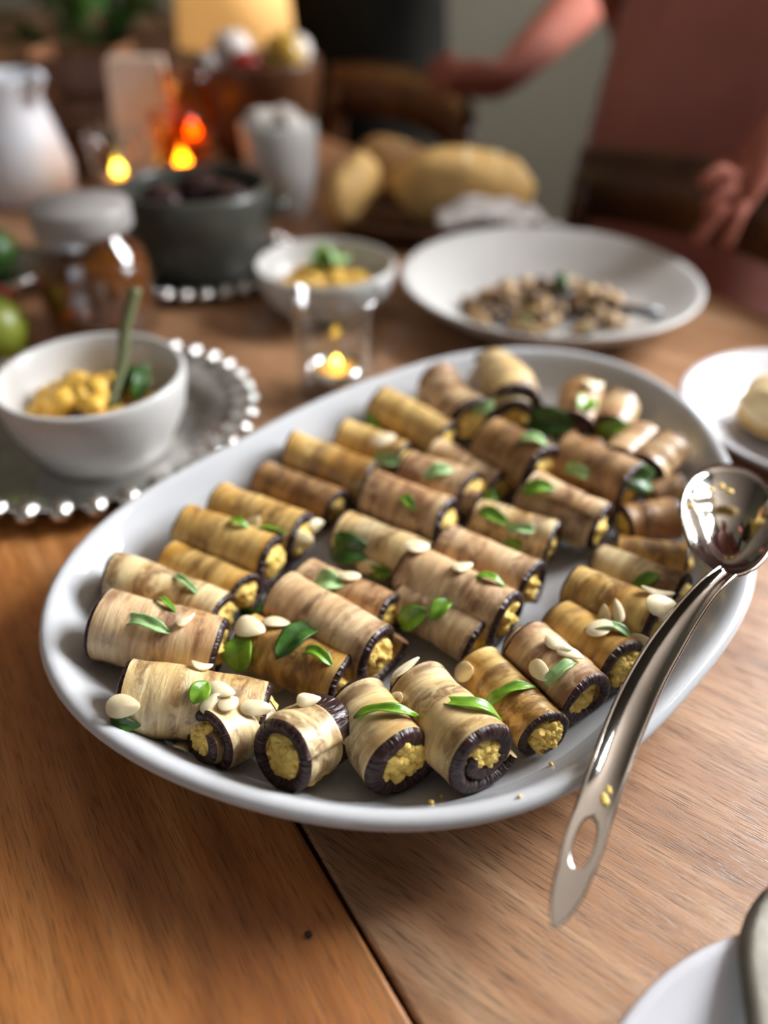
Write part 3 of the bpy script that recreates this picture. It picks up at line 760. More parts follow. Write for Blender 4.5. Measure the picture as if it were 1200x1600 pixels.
# ------------------------------------------------------------------ serving spoon
def spoon():
    key = [(866, 1448, 0.046), (884, 1400, 0.0462), (905, 1340, 0.0468), (938, 1240, 0.0478), (975, 1140, 0.049), (1012, 1060, 0.0535), (1058, 985, 0.059), (1100, 930, 0.0645), (1136, 896, 0.066)]
    pts = catmull([P(*k) for k in key], 10)
    cum = [0]
    for p, q in zip(pts, pts[1:]): cum.append(cum[-1]+(q-p).length)
    T = cum[-1]
    wid = [(0, 0.0010), (0.005, 0.0034), (0.013, 0.0053), (0.03, 0.0068), (0.06, 0.0068), (0.09, 0.0072), (0.125, 0.0066), (0.16, 0.0048), (0.2, 0.0034), (T-0.01, 0.0030), (T+0.1, 0.005)]
    dep = [(0, 0.0), (0.045, 0.0004), (0.06, 0.0022), (0.1, 0.0032), (0.17, 0.0030), (T, 0.0022), (T+1, 0.002)]
    def lin(tab, s):
        for (a, va), (b, vb) in zip(tab, tab[1:]):
            if a <= s <= b: return va+(vb-va)*(s-a)/(b-a)
        return tab[-1][1]
    hc, hl, hwid = 0.031, 0.0105, 0.0034
    base = Vector((pts[0].x, pts[0].y, pts[0].z))
    root = tag(empty('serving_spoon', base), 'long polished steel serving spoon resting across the platter rim', 'spoon')
    sc = sorted(set(cum+[hc-hl+2*hl*k/14 for k in range(15)]))
    def at(s):
        for i in range(len(cum)-1):
            if cum[i] <= s <= cum[i+1]+1e-9:
                f = (s-cum[i])/(cum[i+1]-cum[i]); return pts[i].lerp(pts[i+1], f), (pts[i+1]-pts[i]).normalized()
        return pts[-1], (pts[-1]-pts[-2]).normalized()
    vs, fs = [], []
    NT = 6
    for side in (-1, 1):
        o = len(vs)
        for s in sc:
            p, t = at(s)
            lat = t.cross(Vector((0, 0, 1))).normalized(); nrm = lat.cross(t)
            W = lin(wid, s)
            x = (s-hc)/hl
            hh = hwid*math.sqrt(max(0, 1-x*x)) if abs(x) < 1 else 0
            for k in range(NT+1):
                f = k/NT; d = hh+(W-hh)*f
                vs.append(p+lat*d*side+nrm*lin(dep, s)*((d/W)**2)-base)
        for i in range(len(sc)-1):
            for k in range(NT):
                q = [o+i*(NT+1)+k, o+i*(NT+1)+k+1, o+(i+1)*(NT+1)+k+1, o+(i+1)*(NT+1)+k]
                fs.append(q if side > 0 else q[::-1])
    bm = bmesh.new()
    bv = [bm.verts.new(v) for v in vs]
    for q in fs: bm.faces.new([bv[i] for i in q])
    bmesh.ops.remove_doubles(bm, verts=bm.verts[:], dist=0.00005)
    h = meshobj('handle', *bm_mesh(bm), M['steel'], root); solid(h, 0.0013)
    # bowl
    p0 = pts[-1]; far = P(1140, 728, 0.062)
    ax = (far-p0); Lb = ax.length; t = ax.normalized(); lat = t.cross(Vector((0, 0, 1))).normalized(); nrm = lat.cross(t)
    nrm = (nrm-lat*0.12).normalized(); lat = t.cross(nrm).normalized()
    c = (p0+far)/2; a_ = Lb/2+0.002; b_ = 0.0225
    vs, fs = [], []
    n = 48; rr = [0.12, 0.25, 0.4, 0.55, 0.7, 0.82, 0.92, 1.0]
    vs.append(c-nrm*0.015-base)
    for r in rr:
        for i in range(n):
            a = 2*math.pi*i/n
            x = math.cos(a); y = math.sin(a)*(1+0.10*x)
            vs.append(c+t*a_*r*x+lat*b_*r*y-nrm*0.015*(1-r**2.2)-base)
    for i in range(n):
        j = (i+1) % n; fs.append([0, 1+i, 1+j])
    for k in range(len(rr)-1):
        for i in range(n):
            j = (i+1) % n; o = 1+k*n
            fs.append([o+i, o+n+i, o+n+j, o+j])
    b = meshobj('bowl', vs, fs, M['steel'], root); solid(b, 0.0013)
    for i, (px, py, hh, s) in enumerate([(952, 1235, 0.0485, 2.0), (945, 1250, 0.0485, 2.4), (1020, 1078, 0.0535, 1.8)]):
        o = meshobj('filling_smear', *lump(s*0.0007, s*0.0012, s*0.0003, 0.4, 4, i, 2), M['filling'], loc=P(px, py, hh)-base, parent=root)
    for i, (px, py) in enumerate([(1110, 765), (1128, 760), (1140, 768), (1080, 790)]):
        meshobj('filling_smear', *lump(0.0018, 0.0024, 0.0010, 0.4, 4, i, 2), M['filling'], loc=P(px, py, 0.060)-base, parent=root)
spoon()

# ------------------------------------------------------------------ crockery
def dish(name, prof, loc, m, label, cat, n=64, group=None):
    o = meshobj(name, *lathe(prof, n), m, loc=loc); return tag(o, label, cat, group)
# side plate and knife in the lower right corner
pc = Vector((0.1475, 0.0215, TZ))
M['plate_lilac'] = plain('cool_white_porcelain', (0.58, 0.575, 0.60), 0.2, var=0.02, vscale=10)
dish('side_plate', [(0, 0.002), (0.055, 0.0), (0.060, 0.003), (0.080, 0.010), (0.100, 0.0185), (0.1015, 0.020), (0.1005, 0.0212), (0.097, 0.0205), (0.080, 0.0135), (0.066, 0.008), (0.058, 0.0062), (0, 0.006)],
     pc, M['plate_lilac'], 'plain white side plate on bare oak under a table knife', 'plate', 80)
def knife():
    tip = P(1214, 1378, 0.0245); end = Vector((tip.x-0.030, tip.y-0.125, TZ+0.026))
    ax = end-tip; Lk = ax.length; t = ax.normalized(); lat = Vector((0, 0, 1)).cross(t).normalized()
    root = tag(empty('table_knife', tip), 'broad round-tipped steel table knife resting on the side plate', 'knife')
    vs, fs = [], []
    ns = 24
    for i in range(ns+1):
        f = i/ns; s = f*Lk
        q = min(1, s/0.034)
        wl = 0.0165*(1-(1-q)**2.2)+0.0005; wr = 0.0085*(1-(1-q)**2)
        cen = tip+t*s
        for k in range(7):
            g_ = -1+2*k/6
            d = -wl*(-g_) if g_ < 0 else wr*g_
            z = 0.0012*(1-g_*g_)
            vs.append(cen+lat*d*1.0+Vector((0, 0, z))-tip)
    for i in range(ns):
        for k in range(6): fs.append([i*7+k, i*7+k+1, (i+1)*7+k+1, (i+1)*7+k])
    b = meshobj('blade', vs, fs, M['blade'], root); solid(b, 0.0012)
    hs = [end+t*s-tip for s in (-0.004, 0.02, 0.05, 0.08, 0.1)]
    hv, hf = tube(hs, [0.005, 0.0062, 0.0068, 0.0075, 0.006], 14)
    meshobj('handle', hv, hf, M['blade'], root)
knife()

def bowl_profile(R, H, foot=0.6, th=0.004):
    return [(0, 0.003), (R*foot*0.85, 0.002), (R*foot*0.9, 0.0), (R*foot, 0.0), (R*foot*1.02, 0.004), (R*0.82, H*0.25), (R*0.93, H*0.5), (R*0.985, H*0.8), (R, H*0.97), (R-0.001, H), (R-th*0.7, H+0.0003), (R-th, H*0.97), (R-th*1.3, H*0.75), (R*0.87-th, H*0.45), (R*0.72-th, H*0.22), (R*0.4, H*0.12), (0, H*0.11)]
def scramble(parent_loc, R, z, n, seed, name, label, m, cat, size=0.011, zt=0.02, offc=(0, 0)):
    rng = random.Random(seed); ms = []
    for i in range(n):
        a = rng.uniform(0, 6.283); r = R*math.sqrt(rng.random())
        s = size*rng.uniform(0.6, 1.15)
        M_ = Matrix.Translation((offc[0]+r*math.cos(a), offc[1]+r*math.sin(a), z+zt*(1-(r/R)**2)*rng.uniform(0.2, 1))) @ Matrix.Rotation(rng.uniform(0, 6), 4, 'Z')
        ms.append(xf(lump(s, s*rng.uniform(0.7, 1), s*rng.uniform(0.5, 0.8), 0.35, 2.2, i+seed, 2), M_))
    o = meshobj(name, *joinm(*ms), m, loc=parent_loc)
    return tag(o, label, cat, kind='stuff')

# silver tray with serving bowl, on the left
def tray(name, loc, R, nb, label, bead=0.0085):
    root = tag(empty(name, loc), label, 'tray', 'silver trays with beaded rims')
    meshobj('tray_dish', *lathe([(0, 0.0), (R*0.7, 0.0), (R*0.86, 0.004), (R*0.97, 0.010), (R, 0.0125), (R*0.975, 0.0125), (R*0.86, 0.0062), (R*0.7, 0.0025), (0, 0.0025)], 72), M['silver'], root)
    bm_ = lump(1, 1, 1, 0, 1, 0, 2)
    me = None
    for i in range(nb):
        a = 2*math.pi*i/nb
        if me is None:
            o = meshobj('bead', [v*1.0 for v in bm_[0]], bm_[1], M['silver'], root); me = o.data
        else:
            o = bpy.data.objects.new('bead', me); COL.objects.link(o); o.parent = root
        o.location = ((R-0.002)*math.cos(a), (R-0.002)*math.sin(a), 0.0115)
        o.scale = (bead*1.25, bead*0.95, bead*0.8); o.rotation_euler = (0, 0, a)
    return root
tc_ = Vector((-0.218, 0.486, TZ))
tray('silver_tray', tc_, 0.118, 36, 'round silver tray with a beaded rim under the white serving bowl')
bl = Vector((-0.196, 0.460, TZ+0.0027))
BR, BH = 0.0625, 0.056
dish('serving_bowl', bowl_profile(BR, BH, 0.72, 0.005), bl, M['stoneware'], 'deep white bowl of yellow scramble standing on the silver tray', 'bowl')
scramble(bl, 0.040, 0.024, 46, 3, 'yellow_scramble', 'crumbly yellow scramble inside the deep white bowl', M['egg'], 'food', 0.012, 0.022, (-0.008, 0.002))
# spoon with green handle in that bowl
sp = tag(empty('serving_spoon', bl+Vector((0.012, -0.012, 0.036))), 'steel spoon with olive handle standing in the deep white bowl', 'spoon')
M['olive'] = plain('olive_handle', srgb(92, 96, 60), 0.5)
hv = catmull([Vector((0, 0, 0)), PG(190, 575, 0.47)-sp.location, PG(196, 515, 0.485)-sp.location, PG(212, 450, 0.50)-sp.location], 6)
meshobj('handle', *tube(hv, [0.003+0.0015*k/len(hv) for k in range(len(hv))], 10), M['olive'], sp)
o = meshobj('bowl', *lump(0.016, 0.011, 0.004, 0.05, 2, 1, 3), M['steel'], sp); o.location = (-0.006, -0.010, -0.004)
rng = random.Random(4)
for i in range(3):
    o = meshobj('herb_sprig', *leaf_geo(0.03, 0.012, 0.5, i, 0), M['basil_d'], loc=bl+Vector((0.018+0.006*i, 0.016-0.004*i, 0.046)))
    o.rotation_euler = (0.3*i, -0.5, 0.8*i); solid(o, 0.0006)
    tag(o, 'dark green herb leaf in the deep white bowl', 'herb leaf', 'herb leaves in the white bowl')

# small bowl behind the candle
b2 = P(512, 448, 0.0); b2 = Vector((-0.054, 0.70, TZ))
dish('small_bowl', bowl_profile(0.065, 0.046, 0.55, 0.004), b2, M['stoneware'], 'shallower white bowl with yellow scramble behind the glass candle holder', 'bowl')
scramble(b2, 0.044, 0.022, 40, 8, 'yellow_scramble', 'yellow scramble topped with a green leaf in the bowl behind the candle', M['egg'], 'food', 0.012, 0.016, (-0.006, -0.004))
for i in range(2):
    o = meshobj('basil_leaf', *leaf_geo(0.046, 0.026, 0.5, i+5, 0), M['basil_p' if i else 'basil_b'], loc=b2+Vector((0.002+0.008*i, 0.014, 0.044+0.004*i)))
    o.rotation_euler = (0.5, 0.3, 1.0+0.7*i); solid(o, 0.0006)
    tag(o, 'green leaf stuck in the yellow scramble behind the candle', 'basil leaf', 'leaves in the small bowl')

# big round dish with mushroom salad
fp = Vector((0.153, 0.694, TZ))
dish('round_dish', [(0, 0.002), (0.085, 0.0), (0.090, 0.002), (0.103, 0.010), (0.124, 0.024), (0.1345, 0.033), (0.137, 0.0355), (0.1355, 0.0368), (0.131, 0.035), (0.117, 0.0265), (0.098, 0.015), (0.080, 0.0085), (0.06, 0.006), (0, 0.0055)],
     fp, M['stoneware'], 'wide round white dish with a small heap of mushroom salad', 'dish', 96)
M['mush_a'] = plain('mushroom_tan', srgb(176, 142, 96), 0.5, var=0.3, vscale=70)
M['mush_b'] = plain('mushroom_brown', srgb(104, 78, 50), 0.5, var=0.3, vscale=70)
rng = random.Random(11)
protos = [lump(0.010, 0.007, 0.005, 0.35, 2.0, k, 2) for k in range(4)]
for i in range(110):
    a = rng.uniform(0, 6.283); r = math.sqrt(rng.random())
    x = fp.x-0.002+0.076*r*math.cos(a); y = fp.y-0.022+0.046*r*math.sin(a)
    z = TZ+0.0125+0.026*(1-r*r)*rng.random()
    tone = rng.choice(['mush_a', 'mush_a', 'mush_b', 'basil_d' if rng.random() < 0.5 else 'mush_b'])
    pv_, pf_ = protos[i % 4]
    o = meshobj('mushroom_piece' if tone != 'basil_d' else 'herb_piece', pv_, pf_, M[tone], loc=(x, y, z))
    o.rotation_euler = (rng.uniform(-0.5, 0.5), rng.uniform(-0.5, 0.5), rng.uniform(0, 6))
    tag(o, {'mush_a': 'tan mushroom piece heaped in the wide round dish', 'mush_b': 'dark brown mushroom piece heaped in the wide round dish', 'basil_d': 'dark green herb piece mixed into the mushroom salad'}[tone], 'mushroom' if tone != 'basil_d' else 'herb', 'mushroom salad pieces')
sf = tag(empty('serving_fork', fp+Vector((0.02, -0.03, 0.03))), 'dark metal fork handle sticking from the mushroom salad', 'fork')
M['gunmetal'] = plain('dark_metal', (0.12, 0.12, 0.125), 0.3, metal=1.0)
e1 = P(1030, 492, 0.034)
meshobj('handle', *tube([Vector((0, 0, 0)), (e1-sf.location)*0.5+Vector((0, 0, -0.002)), e1-sf.location], [0.003, 0.0035, 0.005], 10), M['gunmetal'], sf)
for k in range(3): meshobj('tine', *tube([Vector((0, 0, 0)), Vector((-0.01, 0.004*(k-1), 0.001)), Vector((-0.034, 0.005*(k-1), -0.006))], [0.0018, 0.0016, 0.001], 8), M['gunmetal'], sf)

# bread plate at the right edge
bp_ = P(1262, 690, 0.0)
dish('bread_plate', [(0, 0.002), (0.055, 0.0), (0.06, 0.003), (0.078, 0.013), (0.092, 0.024), (0.094, 0.026), (0.0925, 0.027), (0.088, 0.0245), (0.075, 0.0165), (0.058, 0.0075), (0, 0.006)],
     bp_, M['plate_lilac'], 'white plate with a bread piece right of the platter', 'plate')
M['crumb'] = plain('bread_crumb', srgb(234, 208, 156), 0.7, var=0.12, vscale=60, bump=0.5, bscale=150)
M['crust'] = plain('bread_crust', srgb(214, 172, 104), 0.6, var=0.25, vscale=25, bump=0.4, bscale=90)
M['crust2'] = plain('dark_crust', srgb(156, 112, 58), 0.6, var=0.3, vscale=25, bump=0.4, bscale=90)
br = tag(empty('bread_piece', bp_+Vector((-0.006, 0.004, 0.008))), 'pale torn bread piece on the white plate right of the platter', 'bread')
o = meshobj('crumb', *lump(0.042, 0.032, 0.021, 0.22, 2.0, 4, 4), M['crumb'], br); o.location = (-0.004, 0, 0.018)
o = meshobj('crust', *lump(0.044, 0.034, 0.012, 0.15, 2.0, 4, 4), M['crust'], br); o.location = (-0.002, 0, 0.009)
o2 = meshobj('napkin', *lump(0.05, 0.03, 0.006, 0.3, 3.0, 6, 3), M['plate_lilac'], loc=bp_+Vector((0.02, -0.045, 0.024))); tag(o2, 'crumpled white paper napkin beside the pale torn bread', 'napkin')

# ------------------------------------------------------------------ candles
def flame_light(loc, e, col=(1.0, 0.5, 0.16)):
    l = bpy.data.lights.new('candle_light', 'POINT'); l.energy = e; l.color = col; l.shadow_soft_size = 0.006
    o = bpy.data.objects.new('candle_light', l); COL.objects.link(o); o.location = loc; return o
def flame_geo(h, r):
    return lathe([(0, 0), (r*0.7, h*0.12), (r, h*0.3), (r*0.75, h*0.55), (r*0.35, h*0.8), (0, h)], 14)
def candle_glass(base, R, H, label, m_glass, group, flame=1.0, lift=0.0):
    glass_base = Vector(base); base = Vector(base)+Vector((0, 0, lift))
    root = tag(empty('candle_holder', glass_base), label, 'candle holder', group)
    if lift: meshobj('foot', *lathe([(0, 0), (R*0.85, 0), (R*0.9, 0.004), (R*0.35, 0.010), (R*0.25, lift*0.5), (R*0.5, lift*0.95), (R*0.6, lift), (0, lift)], 40), m_glass, root)
    gl = meshobj('glass', *lathe([(0, 0.0), (R*0.86, 0.0), (R*0.92, 0.004), (R*0.93, H*0.5), (R, H*0.93), (R, H), (R-0.002, H), (R*0.93-0.0025, H*0.5), (R*0.9-0.003, 0.014), (R*0.6, 0.011), (0, 0.0105)], 48), m_glass, root)
    gl.location = (0, 0, lift)
    t = tag(empty('tealight', base+Vector((0, 0, 0.0115))), 'lit tealight inside the '+label, 'candle', 'lit tealights')
    meshobj('cup', *lathe([(0, 0), (0.0185, 0), (0.019, 0.012), (0.0185, 0.012), (0.018, 0.001), (0, 0.001)], 32), M['tin'], t)
    meshobj('wax', *lathe([(0.0178, 0.0012), (0.0178, 0.0095), (0.012, 0.0088), (0, 0.0086)], 32), M['wax'], t)
    meshobj('wick', *tube([(0, 0, 0.008), (0.0003, 0, 0.0135)], 0.0006, 6), M['peppercorn'], t)
    o = meshobj('flame', *flame_geo(0.009*flame, 0.0036*flame), M['flame'], t); o.location = (0, 0, 0.0115)
    return root
cg = P(528, 612, 0.0)
candle_glass(cg, 0.034, 0.082, 'clear glass candle holder standing behind the platter', M['glass'], 'candle holders')
candle_glass(Vector((PG(188, 280, 1.0).x, 1.0, TZ)), 0.032, 0.075, 'clear glass candle holder behind the amber jar', M['glass'], 'candle holders', 1.9, 0.022)
candle_glass(Vector((PG(282, 270, 0.98).x, 1.0, TZ)), 0.034, 0.085, 'amber glass candle holder behind the dark pot', M['amber'], 'candle holders', 2.4, 0.030)
candle_glass(Vector((PG(304, 200, 1.12).x, 1.11, TZ)), 0.032, 0.10, 'tall amber glass candle holder behind the shorter amber one', M['amber'], 'candle holders', 2.2, 0.042)

# ------------------------------------------------------------------ things at the back left
# amber jar
jb = P(168, 512, 0.0)
jar = tag(empty('glass_jar', jb), 'squat glass jar of dark amber syrup with pale lid', 'jar')
meshobj('jar_glass', *lathe([(0, 0.001), (0.044, 0.0), (0.049, 0.006), (0.050, 0.06), (0.044, 0.078), (0.036, 0.086), (0.036, 0.098), (0.034, 0.098), (0.034, 0.086), (0.042, 0.076), (0.0475, 0.06), (0.0465, 0.008), (0, 0.005)], 48), M['glass'], jar)
M['syrup'] = plain('amber_syrup', srgb(150, 84, 28), 0.1, var=0.2, vscale=40, trans=0.5)
meshobj('syrup', *lathe([(0, 0.006), (0.046, 0.0085), (0.047, 0.058), (0.0425, 0.070), (0, 0.070)], 40), M['syrup'], jar)
M['lid'] = plain('pale_lid', (0.30, 0.28, 0.265), 0.35, var=0.05)
meshobj('lid', *lathe([(0.0365, 0.090), (0.040, 0.090), (0.0412, 0.093), (0.0412, 0.108), (0.040, 0.110), (0, 0.111), (0, 0.1)], 48), M['lid'], jar)

# dark pot on second tray
tb = Vector((-0.190, 0.802, TZ))
tray('silver_tray', tb, 0.098, 32, 'round silver tray with a beaded rim under the dark grey pot')
M['pot'] = plain('dark_stone_glaze', srgb(66, 66, 58), 0.35, var=0.25, vscale=18, bump=0.2, bscale=60)
pot = tag(empty('stoneware_pot', tb+Vector((0, 0, 0.0027))), 'round dark grey-green stoneware pot on the rear silver tray', 'pot')
meshobj('pot_body', *lathe([(0, 0.001), (0.050, 0.0), (0.058, 0.008), (0.072, 0.035), (0.077, 0.06), (0.076, 0.080), (0.074, 0.086), (0.070, 0.086), (0.069, 0.08), (0.070, 0.06), (0.064, 0.04), (0.05, 0.012), (0, 0.010)], 56), M['pot'], pot)
for s in (-1, 1):
    meshobj('handle', *tube(catmull([(s*0.074, -0.018, 0.065), (s*0.088, -0.012, 0.068), (s*0.091, 0, 0.069), (s*0.088, 0.012, 0.068), (s*0.074, 0.018, 0.065)], 5), 0.006, 10), M['pot'], pot)
M['tomato'] = plain('red_tomato', srgb(170, 36, 20), 0.25, var=0.15, vscale=30)
M['stem'] = plain('green_stem', srgb(66, 88, 36), 0.6)
def fruit(name, loc, r, m, label, cat, group=None, sq=0.88):
    root = tag(empty(name, loc), label, cat, group)
    o = meshobj('flesh', *lathe([(0, 0), (r*0.35, r*0.02), (r*0.8, r*0.35*sq), (r, r*sq), (r*0.85, r*1.55*sq), (r*0.45, r*1.92*sq), (r*0.12, r*1.9*sq), (0, r*1.82*sq)], 28), m, root)
    o = meshobj('stem', *tube([(0, 0, r*1.8*sq), (r*0.05, 0, r*2.1*sq)], [r*0.09, r*0.07], 8), M['stem'], root)
    return root
# lumps of pale cauliflower heaped in the pot
M['cauli'] = plain('pale_cauliflower', (0.66, 0.62, 0.56), 0.7, var=0.15, vscale=60, bump=0.6, bscale=140)
for i, (dx, dy, s) in enumerate([(0.004, 0.01, 0.026), (0.034, -0.012, 0.022), (-0.03, -0.02, 0.022)]):
    o = meshobj('eggplant_chunk', *lump(s, s*0.8, s*0.8, 0.2, 2.4, i+3, 3), M['peel'], loc=pot.location+Vector((dx, dy, 0.072))); tag(o, 'dark roasted eggplant chunk in the dark grey pot', 'eggplant', 'chunks in the dark pot')

# white bowl behind the pot, wooden bowl with vegetables behind that
wb = Vector((PG(448, 280, 1.0).x-0.006, 1.0, TZ))
dish('white_tureen', bowl_profile(0.046, 0.105, 0.6, 0.005), wb, M['stoneware'], 'tall white bowl between dark pot and bread basket', 'bowl')
for i, (dx, dy) in enumerate([(0.012, -0.006), (-0.018, 0.004), (0.004, 0.02)]):
    o = meshobj('cauliflower_floret', *lump(0.022, 0.022, 0.018, 0.3, 3.2, i+7, 3), M['cauli'], loc=wb+Vector((dx, dy, 0.100))); tag(o, 'pale cauliflower floret in the tall white bowl', 'cauliflower', 'florets in the white bowl')
wd = Vector((PG(395, 150, 1.26).x, 1.27, TZ))
M['bowlwood'] = wood('dark_bowl_wood', 0.2, srgb(120, 76, 44), srgb(92, 56, 32), srgb(60, 36, 22), 0.35, 0.4)
dish('wooden_bowl', bowl_profile(0.10, 0.135, 0.5, 0.008), wd, M['bowlwood'], 'deep dark wooden bowl of tomatoes and peppers at the back', 'bowl')
fruit('tomato', wd+Vector((0.0, -0.045, 0.108)), 0.024, M['tomato'], 'ripe red tomato at the front of the deep wooden bowl', 'tomato')
M['ypep'] = plain('yellow_pepper', srgb(190, 150, 44), 0.3, var=0.15)
fruit('yellow_pepper', wd+Vector((0.052, -0.03, 0.105)), 0.03, M['ypep'], 'yellow-green pepper in the deep wooden bowl', 'pepper', sq=1.1)
M['onion'] = plain('pale_onion', (0.62, 0.55, 0.50), 0.4, var=0.08)
fruit('onion', wd+Vector((0.06, 0.03, 0.115)), 0.027, M['onion'], 'pale round onion in the deep wooden bowl', 'onion')
fruit('onion', wd+Vector((-0.03, 0.03, 0.115)), 0.03, M['onion'], 'pale onion at the rear of the deep wooden bowl', 'onion')

# white pitcher
pj = Vector((PG(48, 300, 1.06).x, 1.06, TZ))
M['milk'] = plain('white_glaze', (0.72, 0.75, 0.80), 0.3, var=0.03)
pit = tag(empty('pitcher', pj), 'tall white pitcher at the left end of the table', 'pitcher')
pit.scale = (0.8, 0.8, 0.8)
meshobj('pitcher_body', *lathe([(0, 0.001), (0.062, 0.0), (0.070, 0.006), (0.076, 0.05), (0.062, 0.11), (0.052, 0.145), (0.056, 0.172), (0.061, 0.182), (0.058, 0.182), (0.053, 0.172), (0.049, 0.145), (0.058, 0.11), (0.07, 0.05), (0.06, 0.008), (0, 0.006)], 48), M['milk'], pit)
meshobj('spout', *tube(catmull([(0.046, -0.02, 0.150), (0.060, -0.026, 0.170), (0.074, -0.032, 0.186)], 5), [0.014-0.0006*k for k in range(11)], 12), M['milk'], pit)
meshobj('handle', *tube(catmull([(-0.054, 0.0, 0.16), (-0.095, 0, 0.155), (-0.105, 0, 0.11), (-0.073, 0, 0.06)], 6), 0.008, 10), M['milk'], pit)
# cream paper bag and wooden block
M['paper'] = plain('cream_paper', srgb(222, 200, 180), 0.75, var=0.06, bump=0.3, bscale=30)
vs, fs = box(-0.045, 0.045, -0.03, 0.03, 0, 0.155, 0.004)
vs = [Vector((v.x*(1-0.25*v.z/0.155)+0.006*noise.noise(v*30), v.y*(1-0.7*max(0, v.z-0.08)/0.075), v.z)) for v in vs]
o = meshobj('paper_bag', vs, fs, M['paper'], loc=Vector((PG(228, 200, 1.12).x, 1.13, TZ)), smooth=False); tag(o, 'cream folded paper bag standing behind the candles', 'paper bag')
M['blockwood'] = wood('block_wood', 1.2, srgb(150, 100, 66), srgb(120, 78, 50), srgb(90, 56, 36), 0.45, 0.4)
kb = tag(empty('wooden_crate', (PG(145, 200, 1.2).x, 1.22, TZ)), 'small brown wooden crate between pitcher and paper bag', 'crate')
for k in range(3): meshobj('slat', *box(-0.055, 0.055, -0.05, -0.042, 0.006+0.05*k, 0.048+0.05*k, 0.002), M['blockwood'], kb, smooth=False)
for k in range(3): meshobj('slat', *box(-0.055, 0.055, 0.042, 0.05, 0.006+0.05*k, 0.048+0.05*k, 0.002), M['blockwood'], kb, smooth=False)
for s in (-1, 1): meshobj('side_panel', *box(s*0.055-0.004, s*0.055+0.004, -0.05, 0.05, 0, 0.156, 0.002), M['blockwood'], kb, smooth=False)
meshobj('bottom_panel', *box(-0.05, 0.05, -0.04, 0.04, 0.0, 0.006), M['blockwood'], kb, smooth=False)

# left edge: silver dish with fruit
sd = Vector((P(-10, 452, 0).x, P(-10, 452, 0).y, TZ))
dish('silver_dish', [(0, 0.002), (0.035, 0.0), (0.04, 0.004), (0.056, 0.016), (0.063, 0.022), (0.062, 0.0235), (0.054, 0.018), (0.036, 0.006), (0, 0.005)], sd, M['silver'], 'small silver dish at the left edge beside the amber jar', 'dish')
M['lime'] = plain('lime_green', srgb(112, 120, 34), 0.4, var=0.2)
fruit('lime', sd+Vector((0.0, 0.02, 0.008)), 0.026, M['basil_d'], 'dark green lime in the small silver dish', 'lime')
fp2 = P(8, 560, 0.0)
fruit('green_apple', P(10, 572, 0.0)+Vector((-0.012, 0.02, 0.0)), 0.03, M['lime'], 'yellow-green apple half hidden by the deep white bowl', 'apple')
fruit('red_apple', P(25, 528, 0.0)+Vector((-0.02, 0.01, 0.0)), 0.026, M['tomato'], 'small red apple behind the yellow-green apple', 'apple')

# bread board with loaves
bb = Vector((0.048, 0.958, TZ))
M['board'] = wood('dark_board', 0.9, srgb(112, 76, 48), srgb(88, 56, 34), srgb(62, 38, 24), 0.4, 0.4)
bask = tag(empty('bread_basket', bb), 'low dark wooden bread basket lined with paper', 'basket')
meshobj('basket_body', *lathe([(0, 0.0), (0.085, 0.0), (0.099, 0.008), (0.112, 0.022), (0.114, 0.025), (0.111, 0.026), (0.096, 0.012), (0.082, 0.006), (0, 0.005)], 56), M['board'], bask)
def loaf(loc, rx, ry, rz, rot, m, label, seed):
    root = tag(empty('bread_loaf', loc), label, 'bread', 'bread in the basket')
    o = meshobj('crust', *lump(rx, ry, rz, 0.10, 1.8, seed, 4, 2.4), m, root); o.rotation_euler = rot
    for k in range(3):
        s = meshobj('score', *lump(rx*0.06, ry*0.6, rz*0.05, 0.1, 3, seed+k, 2), M['crumb'], root)
        mm = Matrix.Rotation(rot[2], 3, 'Z') @ Matrix.Rotation(rot[1], 3, 'Y') @ Matrix.Rotation(rot[0], 3, 'X')
        s.location = mm @ Vector(((k-1)*rx*0.42, 0, rz*0.96*(1-0.1*abs(k-1)))); s.rotation_euler = rot
    return root
loaf(bb+Vector((0.044, -0.022, 0.046)), 0.080, 0.034, 0.044, (0.35, 0.03, -0.1), M['crust'], 'large round-topped golden loaf in the bread basket', 1)
loaf(bb+Vector((-0.084, -0.02, 0.042)), 0.045, 0.020, 0.036, (0.2, -0.5, 0.9), M['crust'], 'pale bread wedge leaning at the left of the basket', 2)
loaf(bb+Vector((-0.035, 0.058, 0.046)), 0.055, 0.022, 0.036, (0.1, 0.3, 0.4), M['crust2'], 'darker bread end at the rear of the basket', 3)
M['napkin'] = plain('white_napkin', (0.50, 0.45, 0.42), 0.8, var=0.06, bump=0.3, bscale=40)
vs, fs = [], []
for i in range(15):
    for j in range(9):
        u, v = i/14, j/8
        x = -0.04+0.12*u; y = -0.02-0.045*v
        z = 0.030+0.016*math.sin(u*math.pi*0.9+0.3)*(1-v*0.75)+0.014*noise.noise(Vector((u*5, v*4, 2)))
        vs.append(Vector((x+0.05, y-0.042, z)))
for i in range(14):
    for j in range(8): fs.append([i*9+j, (i+1)*9+j, (i+1)*9+j+1, i*9+j+1])
o = meshobj('paper_napkin', vs, fs, M['napkin'], loc=bb); solid(o, 0.001); tag(o, 'crumpled white paper napkin at the front of the bread basket', 'napkin')

